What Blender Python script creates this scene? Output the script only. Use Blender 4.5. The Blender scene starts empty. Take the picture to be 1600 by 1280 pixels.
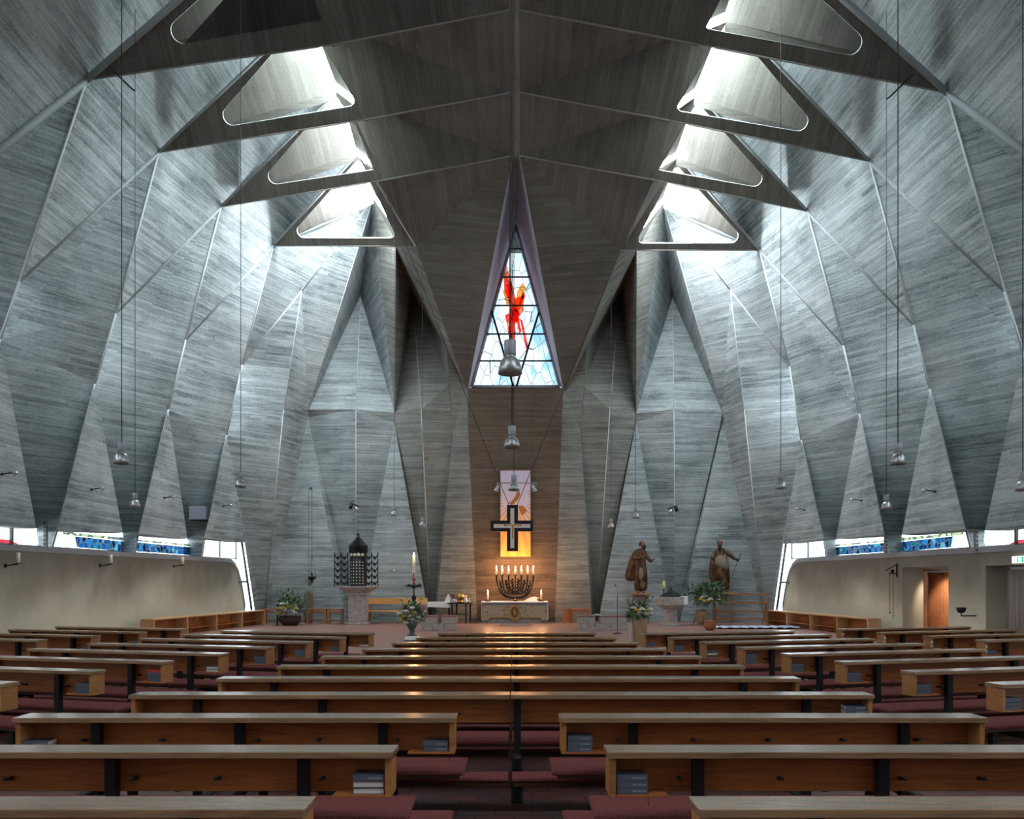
import bpy, bmesh, math, random
from mathutils import Vector, Matrix
from mathutils.geometry import tessellate_polygon, intersect_line_plane
from mathutils.bvhtree import BVHTree
random.seed(7)
SKY, WORLD, EXPO = 80., 5.0, .45
SIDE = 1.1; CAND = 30.
SKYF = {3: 1.5, 2: 1.05, 1: .85, 0: .5, -1: .05}
SKYC = {3: (.90, .95, 1.), 2: (.87, .96, 1.), 1: (.84, .97, 1.), 0: (.84, .98, .99), -1: (.84, .98, .98)}
SC = bpy.context.scene
COL = SC.collection
H, F, CX, CY = 1.84, 1230.0, 803.0, 907.0
PI = math.pi
V = Vector

def P(px, py, d):
    """point at depth d (metres in front of the camera) on the sight line of a photograph pixel"""
    return V(((px - CX) * d / F, d, H + (CY - py) * d / F))

def on_plane(px, py, a, b, c):
    n = (b - a).cross(c - a)
    o = V((0, 0, H)); r = P(px, py, 1.0) - o
    t = (a - o).dot(n) / r.dot(n)
    return o + r * t

# ------------------------------------------------------------------ materials
def mat(name, col=(.5, .5, .5), rough=.6, metal=0., spec=.5, emit=None, es=0.):
    m = bpy.data.materials.new(name); m.use_nodes = True
    b = m.node_tree.nodes['Principled BSDF']
    b.inputs['Base Color'].default_value = (*col, 1)
    b.inputs['Roughness'].default_value = rough
    b.inputs['Metallic'].default_value = metal
    b.inputs['Specular IOR Level'].default_value = spec
    if emit:
        b.inputs['Emission Color'].default_value = (*emit, 1)
        b.inputs['Emission Strength'].default_value = es
    return m

class NT:
    def __init__(s, m): s.t = m.node_tree; s.b = s.t.nodes['Principled BSDF']
    def n(s, typ, **kw):
        x = s.t.nodes.new(typ)
        for k, v in kw.items():
            if k in x.inputs: x.inputs[k].default_value = v
            else: setattr(x, k, v)
        return x
    def l(s, a, b): s.t.links.new(a, b)
    def ramp(s, src, stops, interp='LINEAR'):
        r = s.t.nodes.new('ShaderNodeValToRGB'); r.color_ramp.interpolation = interp
        e = r.color_ramp.elements
        while len(e) < len(stops): e.new(0.5)
        for i, (p, c) in enumerate(stops):
            e[i].position = p; e[i].color = (*c, 1) if len(c) == 3 else c
        s.l(src, r.inputs[0]); return r.outputs[0]
    def mix(s, f, a, b, mode='MIX'):
        x = s.t.nodes.new('ShaderNodeMix'); x.data_type = 'RGBA'; x.blend_type = mode
        for sock, v in ((x.inputs[0], f), (x.inputs[6], a), (x.inputs[7], b)):
            if hasattr(v, 'links'): s.l(v, sock)
            else: sock.default_value = v if isinstance(v, (int, float)) else (*v, 1)
        return x.outputs[2]
    def noise(s, vec, scale, detail=3, rough=.55, sc=(1, 1, 1), dist=0.):
        mp = s.n('ShaderNodeMapping'); mp.inputs['Scale'].default_value = sc
        s.l(vec, mp.inputs[0])
        x = s.n('ShaderNodeTexNoise', Scale=scale, Detail=detail, Roughness=rough, Distortion=dist)
        s.l(mp.outputs[0], x.inputs['Vector']); return x.outputs[0]
    def math(s, op, a, b=0.):
        x = s.t.nodes.new('ShaderNodeMath'); x.operation = op
        for sock, v in ((x.inputs[0], a), (x.inputs[1], b)):
            if hasattr(v, 'links'): s.l(v, sock)
            else: sock.default_value = v
        return x.outputs[0]
    def bump(s, h, strength=.3, dist=.02):
        b = s.n('ShaderNodeBump', Strength=strength, Distance=dist)
        s.l(h, b.inputs['Height']); s.l(b.outputs[0], s.b.inputs['Normal'])

def concrete(name, lo, mid, hi, board=.11, streak=1., smooth=False):
    """board-marked concrete: uv is in metres, u along the boards, v across them"""
    m = mat(name, mid, .85, spec=.25); t = NT(m)
    uv = t.n('ShaderNodeUVMap').outputs[0]
    tc = t.n('ShaderNodeTexCoord').outputs['Object']
    a = t.noise(uv, 1., 6, .68, (.6, 13, 1), .25)           # streaks along the boards
    g = t.noise(uv, 1., 4, .7, (2.4, 60, 1), .3)            # grain
    c = t.noise(tc, .45, 4, .6)                            # large clouds
    sp = t.n('ShaderNodeSeparateXYZ'); t.l(uv, sp.inputs[0])
    row = t.math('FLOOR', t.math('DIVIDE', sp.outputs[1], board))
    seg = t.math('FLOOR', t.math('ADD', t.math('DIVIDE', sp.outputs[0], 3.4), t.math('MULTIPLY', row, .37)))
    cmb = t.n('ShaderNodeCombineXYZ'); t.l(row, cmb.inputs[0]); t.l(seg, cmb.inputs[1])
    wn = t.n('ShaderNodeTexWhiteNoise', noise_dimensions='2D'); t.l(cmb.outputs[0], wn.inputs[0])
    fr = t.math('FRACT', t.math('DIVIDE', sp.outputs[1], board))
    gap = t.math('GREATER_THAN', .07, fr)
    fs = t.noise(uv, 1., 4, .75, (14, 22, 1), 0.)
    s = t.math('ADD', t.math('MULTIPLY', a, .60 * streak), t.math('MULTIPLY', g, .50 * streak))
    s = t.math('ADD', s, t.math('MULTIPLY', fs, .42))
    s = t.math('ADD', s, t.math('MULTIPLY', c, .55))
    s = t.math('ADD', s, t.math('MULTIPLY', wn.outputs[0], .13))
    off = .55 * streak + .21 + .275 + .065
    s = t.math('ADD', t.math('SUBTRACT', s, off), .5)
    col = t.ramp(s, [(.26, lo), (.47, mid), (.72, hi)])
    # thin dark drips and pock marks
    d = t.noise(uv, 1., 6, .75, (1.7, 26, 1), 1.2)
    dk = t.ramp(d, [(.60, (1, 1, 1)), (.70, (.62, .62, .62)), (.78, (.38, .38, .38))])
    col = t.mix(1., col, dk, 'MULTIPLY')
    if not smooth:
        col = t.mix(t.math('MULTIPLY', gap, .38), col, (lo[0] * .6, lo[1] * .6, lo[2] * .6))
    t.l(col, t.b.inputs['Base Color'])
    hh = t.math('SUBTRACT', t.math('ADD', s, t.math('MULTIPLY', wn.outputs[0], .25)), t.math('MULTIPLY', gap, .35))
    t.bump(hh, .35, .015)
    return m

def wood(name, c1, c2, rough=.35, sc=(1, 14, 14), coat=0.):
    m = mat(name, c1, rough); t = NT(m)
    tc = t.n('ShaderNodeTexCoord').outputs['Object']
    rnd = t.n('ShaderNodeObjectInfo').outputs['Random']
    ad = t.n('ShaderNodeVectorMath'); ad.operation = 'ADD'; t.l(tc, ad.inputs[0])
    cb = t.n('ShaderNodeCombineXYZ'); t.l(t.math('MULTIPLY', rnd, 37.), cb.inputs[0]); t.l(t.math('MULTIPLY', rnd, 11.), cb.inputs[2])
    t.l(cb.outputs[0], ad.inputs[1]); v = ad.outputs[0]
    a = t.noise(v, 1.6, 6, .65, sc, 1.4)
    b = t.noise(v, 6., 4, .7, (sc[0] * .6, sc[1] * 1.6, sc[2] * 1.6), .4)
    big = t.noise(v, .8, 2, .5, (1, 2, 2))
    s = t.math('ADD', t.math('MULTIPLY', a, .6), t.math('MULTIPLY', b, .25))
    s = t.math('ADD', s, t.math('MULTIPLY', big, .25))
    col = t.ramp(s, [(.38, c2), (.52, c1), (.70, tuple(min(1, x * 1.45) for x in c1))])
    t.l(col, t.b.inputs['Base Color'])
    t.bump(s, .12, .004)
    if coat: t.b.inputs['Coat Weight'].default_value = coat; t.b.inputs['Coat Roughness'].default_value = .18
    return m

M = {}
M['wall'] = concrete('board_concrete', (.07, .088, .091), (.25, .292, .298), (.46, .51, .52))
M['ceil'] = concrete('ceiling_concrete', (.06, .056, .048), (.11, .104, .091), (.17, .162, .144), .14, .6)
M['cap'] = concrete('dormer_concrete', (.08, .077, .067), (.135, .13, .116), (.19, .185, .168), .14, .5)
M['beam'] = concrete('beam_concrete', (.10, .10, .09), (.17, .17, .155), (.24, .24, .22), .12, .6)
M['brown'] = concrete('altar_wall_concrete', (.05, .036, .026), (.115, .085, .062), (.18, .14, .108), .10, .9)
M['front'] = concrete('chancel_concrete', (.075, .078, .07), (.18, .187, .17), (.31, .32, .298), .10, 1.)
M['rib'] = concrete('rib_concrete', (.14, .165, .17), (.28, .32, .325), (.42, .47, .48), .3, .9, True)
M['arris'] = mat('arris_concrete', (.50, .54, .55), .8)  # smooth chamfer; the light its edges catch is put into the paler colour
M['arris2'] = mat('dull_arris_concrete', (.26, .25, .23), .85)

def plaster():
    m = mat('rough_render', (.42, .40, .35), .9, spec=.2); t = NT(m)
    tc = t.n('ShaderNodeTexCoord').outputs['Object']
    sp = t.n('ShaderNodeSeparateXYZ'); t.l(tc, sp.inputs[0])
    sp2 = t.n('ShaderNodeTexNoise', Scale=30., Detail=4., Roughness=.8); t.l(tc, sp2.inputs['Vector'])
    st = t.noise(tc, .8, 5, .6, (1, 1, .8)); dr = t.noise(tc, 1.5, 3, .5, (1.2, 1.2, .15))
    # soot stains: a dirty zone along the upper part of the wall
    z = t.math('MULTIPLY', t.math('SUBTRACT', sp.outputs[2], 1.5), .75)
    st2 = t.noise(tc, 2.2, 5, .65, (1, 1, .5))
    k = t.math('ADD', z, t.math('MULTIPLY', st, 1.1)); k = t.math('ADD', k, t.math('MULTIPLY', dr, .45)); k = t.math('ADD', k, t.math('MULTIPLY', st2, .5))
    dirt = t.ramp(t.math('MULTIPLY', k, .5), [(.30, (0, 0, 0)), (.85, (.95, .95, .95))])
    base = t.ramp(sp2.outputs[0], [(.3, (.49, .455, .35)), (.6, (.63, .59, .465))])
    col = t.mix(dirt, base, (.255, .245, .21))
    t.l(col, t.b.inputs['Base Color']); t.bump(sp2.outputs[0], .35, .01)
    return m
M['render'] = plaster()

def tiles(name, c1, c2, c3, mortar, w, h, rough=.45):
    m = mat(name, c1, rough); t = NT(m)
    tc = t.n('ShaderNodeTexCoord').outputs['Object']
    br = t.n('ShaderNodeTexBrick', Scale=1.); t.l(tc, br.inputs['Vector'])
    br.inputs['Brick Width'].default_value = w; br.inputs['Row Height'].default_value = h
    br.inputs['Mortar Size'].default_value = .008; br.inputs['Color1'].default_value = (0, 0, 0, 1)
    br.inputs['Color2'].default_value = (1, 1, 1, 1); br.inputs['Mortar'].default_value = (.5, .5, .5, 1)
    nz = t.noise(tc, 5., 4, .6)
    col = t.ramp(br.outputs[0], [(.0, c2), (.45, c1), (.8, c1), (1., c3)])
    col = t.mix(nz, col, tuple(x * .55 for x in c1))
    col = t.mix(br.outputs[1], col, mortar)
    t.l(col, t.b.inputs['Base Color'])
    t.bump(t.math('ADD', t.math('MULTIPLY', br.outputs[1], -1.), t.math('MULTIPLY', nz, .3)), .4, .006)
    return m
M['reveal'] = concrete('window_reveal_concrete', (.24, .23, .29), (.42, .41, .49), (.58, .57, .66), .12, 1.2)  # paler and lilac: the window's light on the reveals is in the colour
M['floor'] = tiles('nave_tiles', (.20, .085, .07), (.09, .09, .10), (.13, .10, .10), (.04, .035, .03), .30, .14)
M['floor2'] = tiles('sanctuary_tiles', (.42, .22, .18), (.34, .18, .15), (.46, .27, .23), (.30, .22, .19), .40, .25, .4)

M['oak'] = wood('pew_oak', (.35, .122, .036), (.145, .045, .014), .36)
M['oak_dark'] = wood('dark_oak', (.07, .03, .012), (.035, .014, .006), .5)
M['ledge'] = wood('ledge_oak', (.25, .155, .085), (.15, .085, .045), .24, coat=.6)
M['oak_light'] = wood('light_oak', (.34, .15, .048), (.21, .085, .026), .42)
M['oak_edge'] = wood('edge_oak', (.55, .33, .16), (.42, .23, .10), .4)
M['pine'] = wood('pine', (.66, .36, .12), (.5, .24, .07), .45)
M['door_wood'] = wood('door_wood', (.62, .27, .12), (.48, .19, .075), .45, (14, 14, 1))
M['cushion'] = mat('wine_felt', (.20, .055, .06), .95, spec=.1)
_t = NT(M['cushion']); _c = _t.n('ShaderNodeTexCoord').outputs['Object']
_n = _t.noise(_c, 60, 3, .7)
_t.l(_t.ramp(_n, [(.3, (.14, .038, .038)), (.7, (.25, .082, .08))]), _t.b.inputs['Base Color'])
M['steel'] = mat('black_steel', (.012, .014, .018), .45, .3)
M['iron'] = mat('wrought_iron', (.02, .022, .024), .5, .6)
M['alu'] = mat('aluminium', (.42, .45, .46), .34, .75)
M['alu_cap'] = mat('painted_aluminium', (.34, .35, .40), .5, .3)
M['dark_metal'] = mat('dark_metal', (.05, .055, .06), .4, .7)
M['chrome'] = mat('chrome', (.8, .8, .82), .15, 1.)
M['column_grey'] = mat('column_grey', (.30, .33, .33), .5)
M['red_leather'] = mat('brown_leather', (.16, .07, .04), .6)
M['yellow_wax'] = mat('yellow_wax', (.62, .55, .22), .5)
M['notice'] = mat('notice_white', (.7, .7, .72), .7)
M['white'] = mat('white_cloth', (.80, .80, .80), .9)
M['wax'] = mat('candle_wax', (.86, .80, .66), .5)
M['wax'].node_tree.nodes['Principled BSDF'].inputs['Subsurface Weight'].default_value = 0.
M['flame'] = mat('flame', (1, .8, .4), 1, emit=(1., .62, .25), es=40.)
M['brass'] = mat('brass', (.55, .38, .12), .35, .9)
M['gold'] = mat('old_gold', (.42, .24, .055), .42, .55)
M['stone'] = mat('sandstone', (.36, .33, .31), .85)
_t = NT(M['stone']); _c = _t.n('ShaderNodeTexCoord').outputs['Object']
_t.l(_t.ramp(_t.noise(_c, 9, 5, .65), [(.3, (.24, .22, .21)), (.7, (.45, .42, .40))]), _t.b.inputs['Base Color'])
M['stone_dark'] = mat('brown_stone', (.17, .14, .13), .8)
M['navy'] = mat('navy_cloth_cover', (.085, .105, .145), .5)
M['pages'] = mat('page_edges', (.62, .60, .58), .9)
M['red_cover'] = mat('red_cover', (.45, .04, .03), .5)
M['ribbon'] = mat('red_ribbon', (.35, .02, .03), .7)
M['print'] = mat('silver_print', (.55, .57, .62), .5)
M['rope'] = mat('dark_rope', (.05, .05, .05), .8)
M['cable'] = mat('cable', (.035, .04, .045), .6)
M['pale_cable'] = mat('pale_cable', (.5, .52, .53), .6)

# ------------------------------------------------------------------ mesh builder
class MB:
    def __init__(s): s.bm = bmesh.new(); s.mi = 0
    def _tag(s, faces):
        for f in faces: f.material_index = s.mi
    def box(s, x0, x1, y0, y1, z0, z1, bev=0., rot=None):
        r = bmesh.ops.create_cube(s.bm, size=1)
        vs = r['verts']
        for v in vs:
            v.co = V((x0 + (v.co.x + .5) * (x1 - x0), y0 + (v.co.y + .5) * (y1 - y0), z0 + (v.co.z + .5) * (z1 - z0)))
        fs = list({f for v in vs for f in v.link_faces})
        s._tag(fs)
        if bev:
            es = list({e for v in vs for e in v.link_edges})
            r2 = bmesh.ops.bevel(s.bm, geom=es, offset=bev, segments=2, affect='EDGES', profile=.5)
            vs = list({v for f in r2['faces'] for v in f.verts} | {v for v in vs if v.is_valid})
            s._tag(r2['faces'])
        if rot is not None:
            for v in {v for v in vs if v.is_valid}: v.co = rot @ v.co
        return vs
    def prism(s, pts, a, b, axis='y'):
        """2D outline extruded from a to b. axis 'y': pts are (x,z); 'x': (y,z); 'z': (x,y)"""
        def mk(p, t):
            return V((p[0], t, p[1])) if axis == 'y' else V((t, p[0], p[1])) if axis == 'x' else V((p[0], p[1], t))
        va = [s.bm.verts.new(mk(p, a)) for p in pts]; vb = [s.bm.verts.new(mk(p, b)) for p in pts]
        fs = []
        n = len(pts)
        for i in range(n): fs.append(s.bm.faces.new((va[i], va[(i + 1) % n], vb[(i + 1) % n], vb[i])))
        for ring in (va, vb):
            fs.append(s.bm.faces.new(ring))
        s._tag(fs)
        bmesh.ops.recalc_face_normals(s.bm, faces=fs)
        return va + vb
    def poly(s, pts):
        vs = [s.bm.verts.new(p) for p in pts]; f = s.bm.faces.new(vs); f.material_index = s.mi; return f
    def lathe(s, prof, seg=24, c=(0, 0, 0), mtx=None):
        """profile of (r,z) turned about the vertical through c"""
        c = V(c); rings = []
        for r, z in prof:
            if r < 1e-5: vs = [s.bm.verts.new((0, 0, z))]
            else: vs = [s.bm.verts.new((r * math.cos(2 * PI * i / seg), r * math.sin(2 * PI * i / seg), z)) for i in range(seg)]
            rings.append(vs)
        fs = []
        for a, b in zip(rings, rings[1:]):
            for i in range(seg):
                j = (i + 1) % seg
                if len(a) == 1 and len(b) == 1: continue
                if len(a) == 1: fs.append(s.bm.faces.new((a[0], b[j], b[i])))
                elif len(b) == 1: fs.append(s.bm.faces.new((a[i], a[j], b[0])))
                else: fs.append(s.bm.faces.new((a[i], a[j], b[j], b[i])))
        for f in fs: f.smooth = True; f.material_index = s.mi
        for ring in rings:
            for v in ring: v.co = (mtx @ v.co if mtx is not None else v.co) + c
        bmesh.ops.recalc_face_normals(s.bm, faces=fs)
    def tube(s, pts, r, seg=8, caps=True):
        pts = [V(p) for p in pts]; n = len(pts)
        rr = r if hasattr(r, '__len__') else [r] * n
        rings = []; up = None
        for i, p in enumerate(pts):
            t = (pts[min(i + 1, n - 1)] - pts[max(i - 1, 0)]).normalized()
            if up is None:
                up = V((0, 0, 1)) if abs(t.z) < .9 else V((0, 1, 0))
            u = (up - t * up.dot(t)).normalized(); w = t.cross(u); up = u
            rings.append([s.bm.verts.new(p + (u * math.cos(2 * PI * k / seg) + w * math.sin(2 * PI * k / seg)) * rr[i]) for k in range(seg)])
        fs = []
        for a, b in zip(rings, rings[1:]):
            for k in range(seg):
                fs.append(s.bm.faces.new((a[k], a[(k + 1) % seg], b[(k + 1) % seg], b[k])))
        for f in fs: f.smooth = True
        if caps: fs.append(s.bm.faces.new(rings[0][::-1])); fs.append(s.bm.faces.new(rings[-1]))
        s._tag(fs); bmesh.ops.recalc_face_normals(s.bm, faces=fs)
    def ball(s, c, r, sc=(1, 1, 1), u=14, v=9, mtx=None):
        res = bmesh.ops.create_uvsphere(s.bm, u_segments=u, v_segments=v, radius=r)
        c = V(c)
        for x in res['verts']:
            x.co = V((x.co.x * sc[0], x.co.y * sc[1], x.co.z * sc[2]))
            if mtx is not None: x.co = mtx @ x.co
            x.co += c
        fs = {f for x in res['verts'] for f in x.link_faces}
        for f in fs: f.smooth = True; f.material_index = s.mi
    def build(s, name, m, parent=None, loc=(0, 0, 0), rz=0.):
        me = bpy.data.meshes.new(name); s.bm.to_mesh(me); s.bm.free()
        ms = m if isinstance(m, (list, tuple)) else [m]
        for x in ms: me.materials.append(M[x] if isinstance(x, str) else x)
        o = bpy.data.objects.new(name, me); COL.objects.link(o)
        o.location = loc; o.rotation_euler = (0, 0, rz)
        if parent: o.parent = parent
        return o

def empty(name, loc=(0, 0, 0), rz=0.):
    o = bpy.data.objects.new(name, None); COL.objects.link(o)
    o.location = loc; o.rotation_euler = (0, 0, rz); o.empty_display_size = .1
    return o
def tag(o, label=None, cat=None, group=None, kind=None):
    if label: o['label'] = label
    if cat: o['category'] = cat
    if group: o['group'] = group
    if kind: o['kind'] = kind
    return o
def structure(o): o['kind'] = 'structure'; return o
def copy_tree(o, parent=None):
    c = o.copy(); COL.objects.link(c)
    if parent is not None: c.parent = parent
    for ch in list(o.children): copy_tree(ch, c)
    return c

# ------------------------------------------------------------------ faceted shell
BVH_V, BVH_F = [], []
class Shell:
    def __init__(s): s.tris = []
    def add(s, pts, mode='h'):
        """pts: 3D polygon. mode 'h': boards run level; 'y': boards run along the nave; 'd': down the slope"""
        pts = [V(p) for p in pts]
        n = V((0, 0, 0))
        for i in range(len(pts)): n += (pts[i] - pts[0]).cross(pts[(i + 1) % len(pts)] - pts[0])
        n.normalize()
        if mode == 'h': u = V((0, 0, 1)).cross(n)
        elif mode == 'd': u = V((0, 0, 1)) - n * n.z
        elif mode == 'x': u = V((1, 0, 0)) - n * n.x
        else: u = V((0, 1, 0)) - n * n.y
        if u.length < 1e-3: u = V((1, 0, 0)) - n * n.x
        u.normalize(); v = n.cross(u)
        if len(pts) == 3: tr = [(0, 1, 2)]
        else:
            loc = [V(((p - pts[0]).dot(u), (p - pts[0]).dot(v), 0)) for p in pts]
            tr = tessellate_polygon([loc])
        s.tris.append((pts, tr, u, v, n))
    def patch(s, a0, b0, a1, b1, nu=6, nv=14):
        """twisted face: a0 top-left, b0 top-right, a1 bottom-left, b1 bottom-right"""
        if not hasattr(s, 'patches'): s.patches = []
        s.patches.append((V(a0), V(b0), V(a1), V(b1), nu, nv))
    def build(s, name, m, parent=None):
        bm = bmesh.new(); uvl = bm.loops.layers.uv.new('UVMap')
        for pts, tr, u, v, n in s.tris:
            vs = [bm.verts.new(p) for p in pts]
            for t in tr:
                try: f = bm.faces.new([vs[i] for i in t])
                except ValueError: continue
                for lp in f.loops: lp[uvl].uv = (lp.vert.co.dot(u), lp.vert.co.dot(v))
                a = f.calc_center_median()
                f.normal_update()
                if f.normal.dot(V((0, 15, 5)) - a) < 0: f.normal_flip()
                b0 = len(BVH_V); BVH_V.extend([x.co.copy() for x in f.verts]); BVH_F.append(tuple(range(b0, b0 + len(f.verts))))
        for a0, b0, a1, b1, nu, nv in getattr(s, 'patches', []):
            hz = V((b0.x - a0.x, b0.y - a0.y, 0)).normalized()
            g = []
            for j in range(nv + 1):
                l = a0.lerp(a1, j / nv); r = b0.lerp(b1, j / nv)
                g.append([bm.verts.new(l.lerp(r, i / nu)) for i in range(nu + 1)])
            for j in range(nv):
                for i in range(nu):
                    f = bm.faces.new((g[j][i], g[j][i + 1], g[j + 1][i + 1], g[j + 1][i])); f.smooth = True
                    for lp in f.loops: lp[uvl].uv = (lp.vert.co.dot(hz), lp.vert.co.z)
                    f.normal_update()
                    if f.normal.dot(V((0, 15, 5)) - f.calc_center_median()) < 0: f.normal_flip()
                    b0_ = len(BVH_V); BVH_V.extend([x.co.copy() for x in f.verts]); BVH_F.append(tuple(range(b0_, b0_ + 4)))
        me = bpy.data.meshes.new(name); bm.to_mesh(me); bm.free()
        me.materials.append(M[m]); o = bpy.data.objects.new(name, me); COL.objects.link(o)
        if parent: o.parent = parent
        return o
# ------------------------------------------------------------------ the folded shell of the nave
S = {-1: {}, 1: {}}
for s in (-1, 1):
    for nm in 'A B Ar Br J U M C Pp FrT FrB FlT FlB'.split(): S[s][nm] = {}
D = S[-1]; E = S[1]
YB = {0: 18.7, 1: 22.0, 2: 25.1, 3: 28.0}            # depth of the roof beams
def put(side, key, k, px, py, d): S[side][key][k] = P(px, py, d)
# beams: J = foot on the wall, Pp = edge of the dark ceiling, C = ridge
for k, (a, b, c) in {0: ((135, 125), (518, 70), (797, 15)), 1: ((248, 238), (569, 187), (799, 144)),
                     2: ((345, 323), (590, 283), (801, 243)), 3: ((427, 384), (648, 385), None)}.items():
    put(-1, 'J', k, *a, YB[k]); put(-1, 'Pp', k, *b, YB[k])
    if c: put(-1, 'C', k, *c, YB[k])
for k, (a, b, c) in {0: ((1480, 145), (1090, 69), (811, 15)), 1: ((1359, 252), (1046, 188), (812, 144)),
                     2: ((1262, 330), (1022, 281), (812, 243)), 3: ((1187, 391), (970, 391), None)}.items():
    put(1, 'J', k, *a, YB[k]); put(1, 'Pp', k, *b, YB[k])
    if c: put(1, 'C', k, *c, YB[k])
for k, (x, y) in {0: (565, 54), 1: (614, 177)}.items(): put(-1, 'M', k, x, y, YB[k] + 2.1)
for k, (x, y) in {0: (1052, 61), 1: (999, 180)}.items(): put(1, 'M', k, x, y, YB[k] + 2.1)
U_px = {-1: {0: (440, -140), 1: (484, 14), 2: (533, 136), 3: (559, 240)}, 1: {0: (1180, -125), 1: (1135, 18), 2: (1090, 146), 3: (1061, 246)}}
for s in (-1, 1):
    for k in range(4):
        a_, b_ = S[s]['J'][k], S[s]['Pp'][k]
        S[s]['U'][k] = on_plane(*U_px[s][k], a_, b_, b_ + V((0, -1, 1.26)))
put(-1, 'U', 4, 582, 313, 29.6); put(1, 'U', 4, 1036, 317, 29.6)
# bottom points of the folds (Fr: inner arris, Fl: outer valley)
put(-1, 'FrT', 1, 89, 829, 19.9); put(-1, 'FrT', 2, 216, 835, 23.7); put(-1, 'FrT', 3, 320, 841, 28.0)
put(1, 'FrT', 1, 1509, 827, 19.9); put(1, 'FrT', 2, 1382, 836, 23.7); put(1, 'FrT', 3, 1287, 842, 28.0)
fl_px = {-1: {1: (57, 826), 2: (192, 833), 3: (293, 842)}, 1: {1: (1539, 829), 2: (1409, 836), 3: (1306, 842)}}
ab_px = {-1: {1: ((0, 530), (30, 440)), 2: ((148, 600), (181, 490)), 3: ((263, 640), (290, 531)), 4: ((354, 680), (378, 570))},
         1: {1: ((1599, 550), (1570, 456)), 2: ((1453, 608), (1428, 508)), 3: ((1343, 647), (1318, 540)), 4: ((1252, 688), (1234, 573))}}
# near bays continue the same fold pattern towards the camera
for s in (-1, 1):
    T = S[s]
    J0 = T['J'][0]; C0 = T['C'][0]; P0 = T['Pp'][0]; U0 = T['U'][0]; M0 = T['M'][0]
    st = 3.35
    T['C'][-1] = C0 - V((0, st, 0))
    for i in range(1, 7):
        o = V((0, -st * i, 0))
        T['J'][-i] = J0 + o; T['Pp'][-i] = P0 + o; T['U'][-i] = U0 + o; T['M'][-i] = M0 + o; T['C'][-i] = C0 + o
    A0 = V((s * 12.75, 15.7, 7.45)); B0 = V((s * 12.4, 15.9, 9.0)); Ar0 = V((s * 11.6, 14.2, 6.9)); Br0 = V((s * 11.2, 14.5, 8.5))
    F0 = V((s * 11.9, 16.4, 3.15)); G0 = V((s * 12.5, 16.45, 3.15))
    T['FrT'][0] = F0; T['FlT'][0] = G0; T['A'][0] = A0; T['B'][0] = B0; T['Ar'][0] = Ar0; T['Br'][0] = Br0
    for i in range(1, 7):
        o = V((0, -st * i, 0)); 
        T['Ar'][-i] = Ar0 + o; T['Br'][-i] = Br0 + o; T['A'][-i] = A0 + o; T['B'][-i] = B0 + o; T['FrT'][-i] = F0 + o; T['FlT'][-i] = G0 + o
    for k in range(0, 4):
        a, b = T['J'][k], T['FrT'][k]
        (ax, ay), (bx, by) = ab_px[s][k + 1]
        T['A'][k + 1] = P(ax, ay, (19.0, 22.5, 25.9, 29.4)[k]); T['Ar'][k + 1] = P(ax, ay, (17.3, 20.9, 24.3, 28.0)[k]); T['Br'][k + 1] = P(bx, by, (17.6, 21.1, 24.5, 28.0)[k])
        T['B'][k + 1] = P(bx, by, (19.1, 22.6, 25.9, 29.3)[k])
        if k > 0: T['A'][k] = on_plane(*ab_px[s][k][0], a, T['B'][k], T['Ar'][k + 1])
        if k > 0: T['FlT'][k] = P(*fl_px[s][k], b.y + .05)
    print('side', s, {k: [round(x, 2) for x in v] for k, v in T['A'].items() if k > 0}, {k: [round(x, 2) for x in v] for k, v in T['FlT'].items() if k > 0})

def fwd(p, t=.068):  # pulls a wall triangle's foot inward, a shape tilted to catch more light
    e = V((0, 0, H)); return e + (p - e) * (1 - t)
def foot_low(T, k, s):
    a = T['FrT'][k]; b = T['FlT'][k]
    return a + V((s * .05, -.12 if k < 4 else 0, -(a.z - 2.66))), b + V((0, .10, -(b.z - 2.66)))

def rounded(pts, radii, n=7):
    """2D polygon with rounded corners"""
    out = []; m = len(pts)
    for i in range(m):
        p = V(pts[i]); a = (V(pts[i - 1]) - p); b = (V(pts[(i + 1) % m]) - p)
        ang = a.angle(b); r = radii[i]
        d = min(r / math.tan(ang / 2), a.length * .45, b.length * .45)
        r = d * math.tan(ang / 2)
        c = p + (a.normalized() + b.normalized()).normalized() * (r / math.sin(ang / 2))
        s0 = p + a.normalized() * d; s1 = p + b.normalized() * d
        v0 = s0 - c; v1 = s1 - c
        t0 = math.atan2(v0.y, v0.x); t1 = math.atan2(v1.y, v1.x)
        dt = (t1 - t0 + PI) % (2 * PI) - PI
        for j in range(n + 1):
            t = t0 + dt * j / n; out.append((c.x + r * math.cos(t), c.y + r * math.sin(t)))
    return out

HOLE = {(-1, 0): ((222, 79), (519, 29), (441, -120)), (-1, 1): ((323, 203), (560, 164), (475, 26)), (-1, 2): ((399, 293), (592, 264), (524, 146)), (-1, 3): ((450, 372), (620, 372), (561, 247)),
        (1, 0): ((1391, 98), (1094, 43), (1178, -101)), (1, 1): ((1287, 212), (1052, 172), (1137, 33)), (1, 2): ((1213, 298), (1020, 264), (1090, 160)), (1, 3): ((1168, 380), (993, 380), (1057, 258))}
RR = {(-1, 0): (480, 22), (-1, 1): (525, 142), (-1, 2): (555, 240), (-1, 3): (583, 309),
      (1, 0): (1134, 34), (1, 1): (1085, 152), (1, 2): (1057, 247), (1, 3): (1037, 316)}

ARR = MB(); ARR2 = MB(); RB = MB()
def arris(mb, a, b, r=.045):
    mb.tube([a, b], r, 4)

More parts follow.
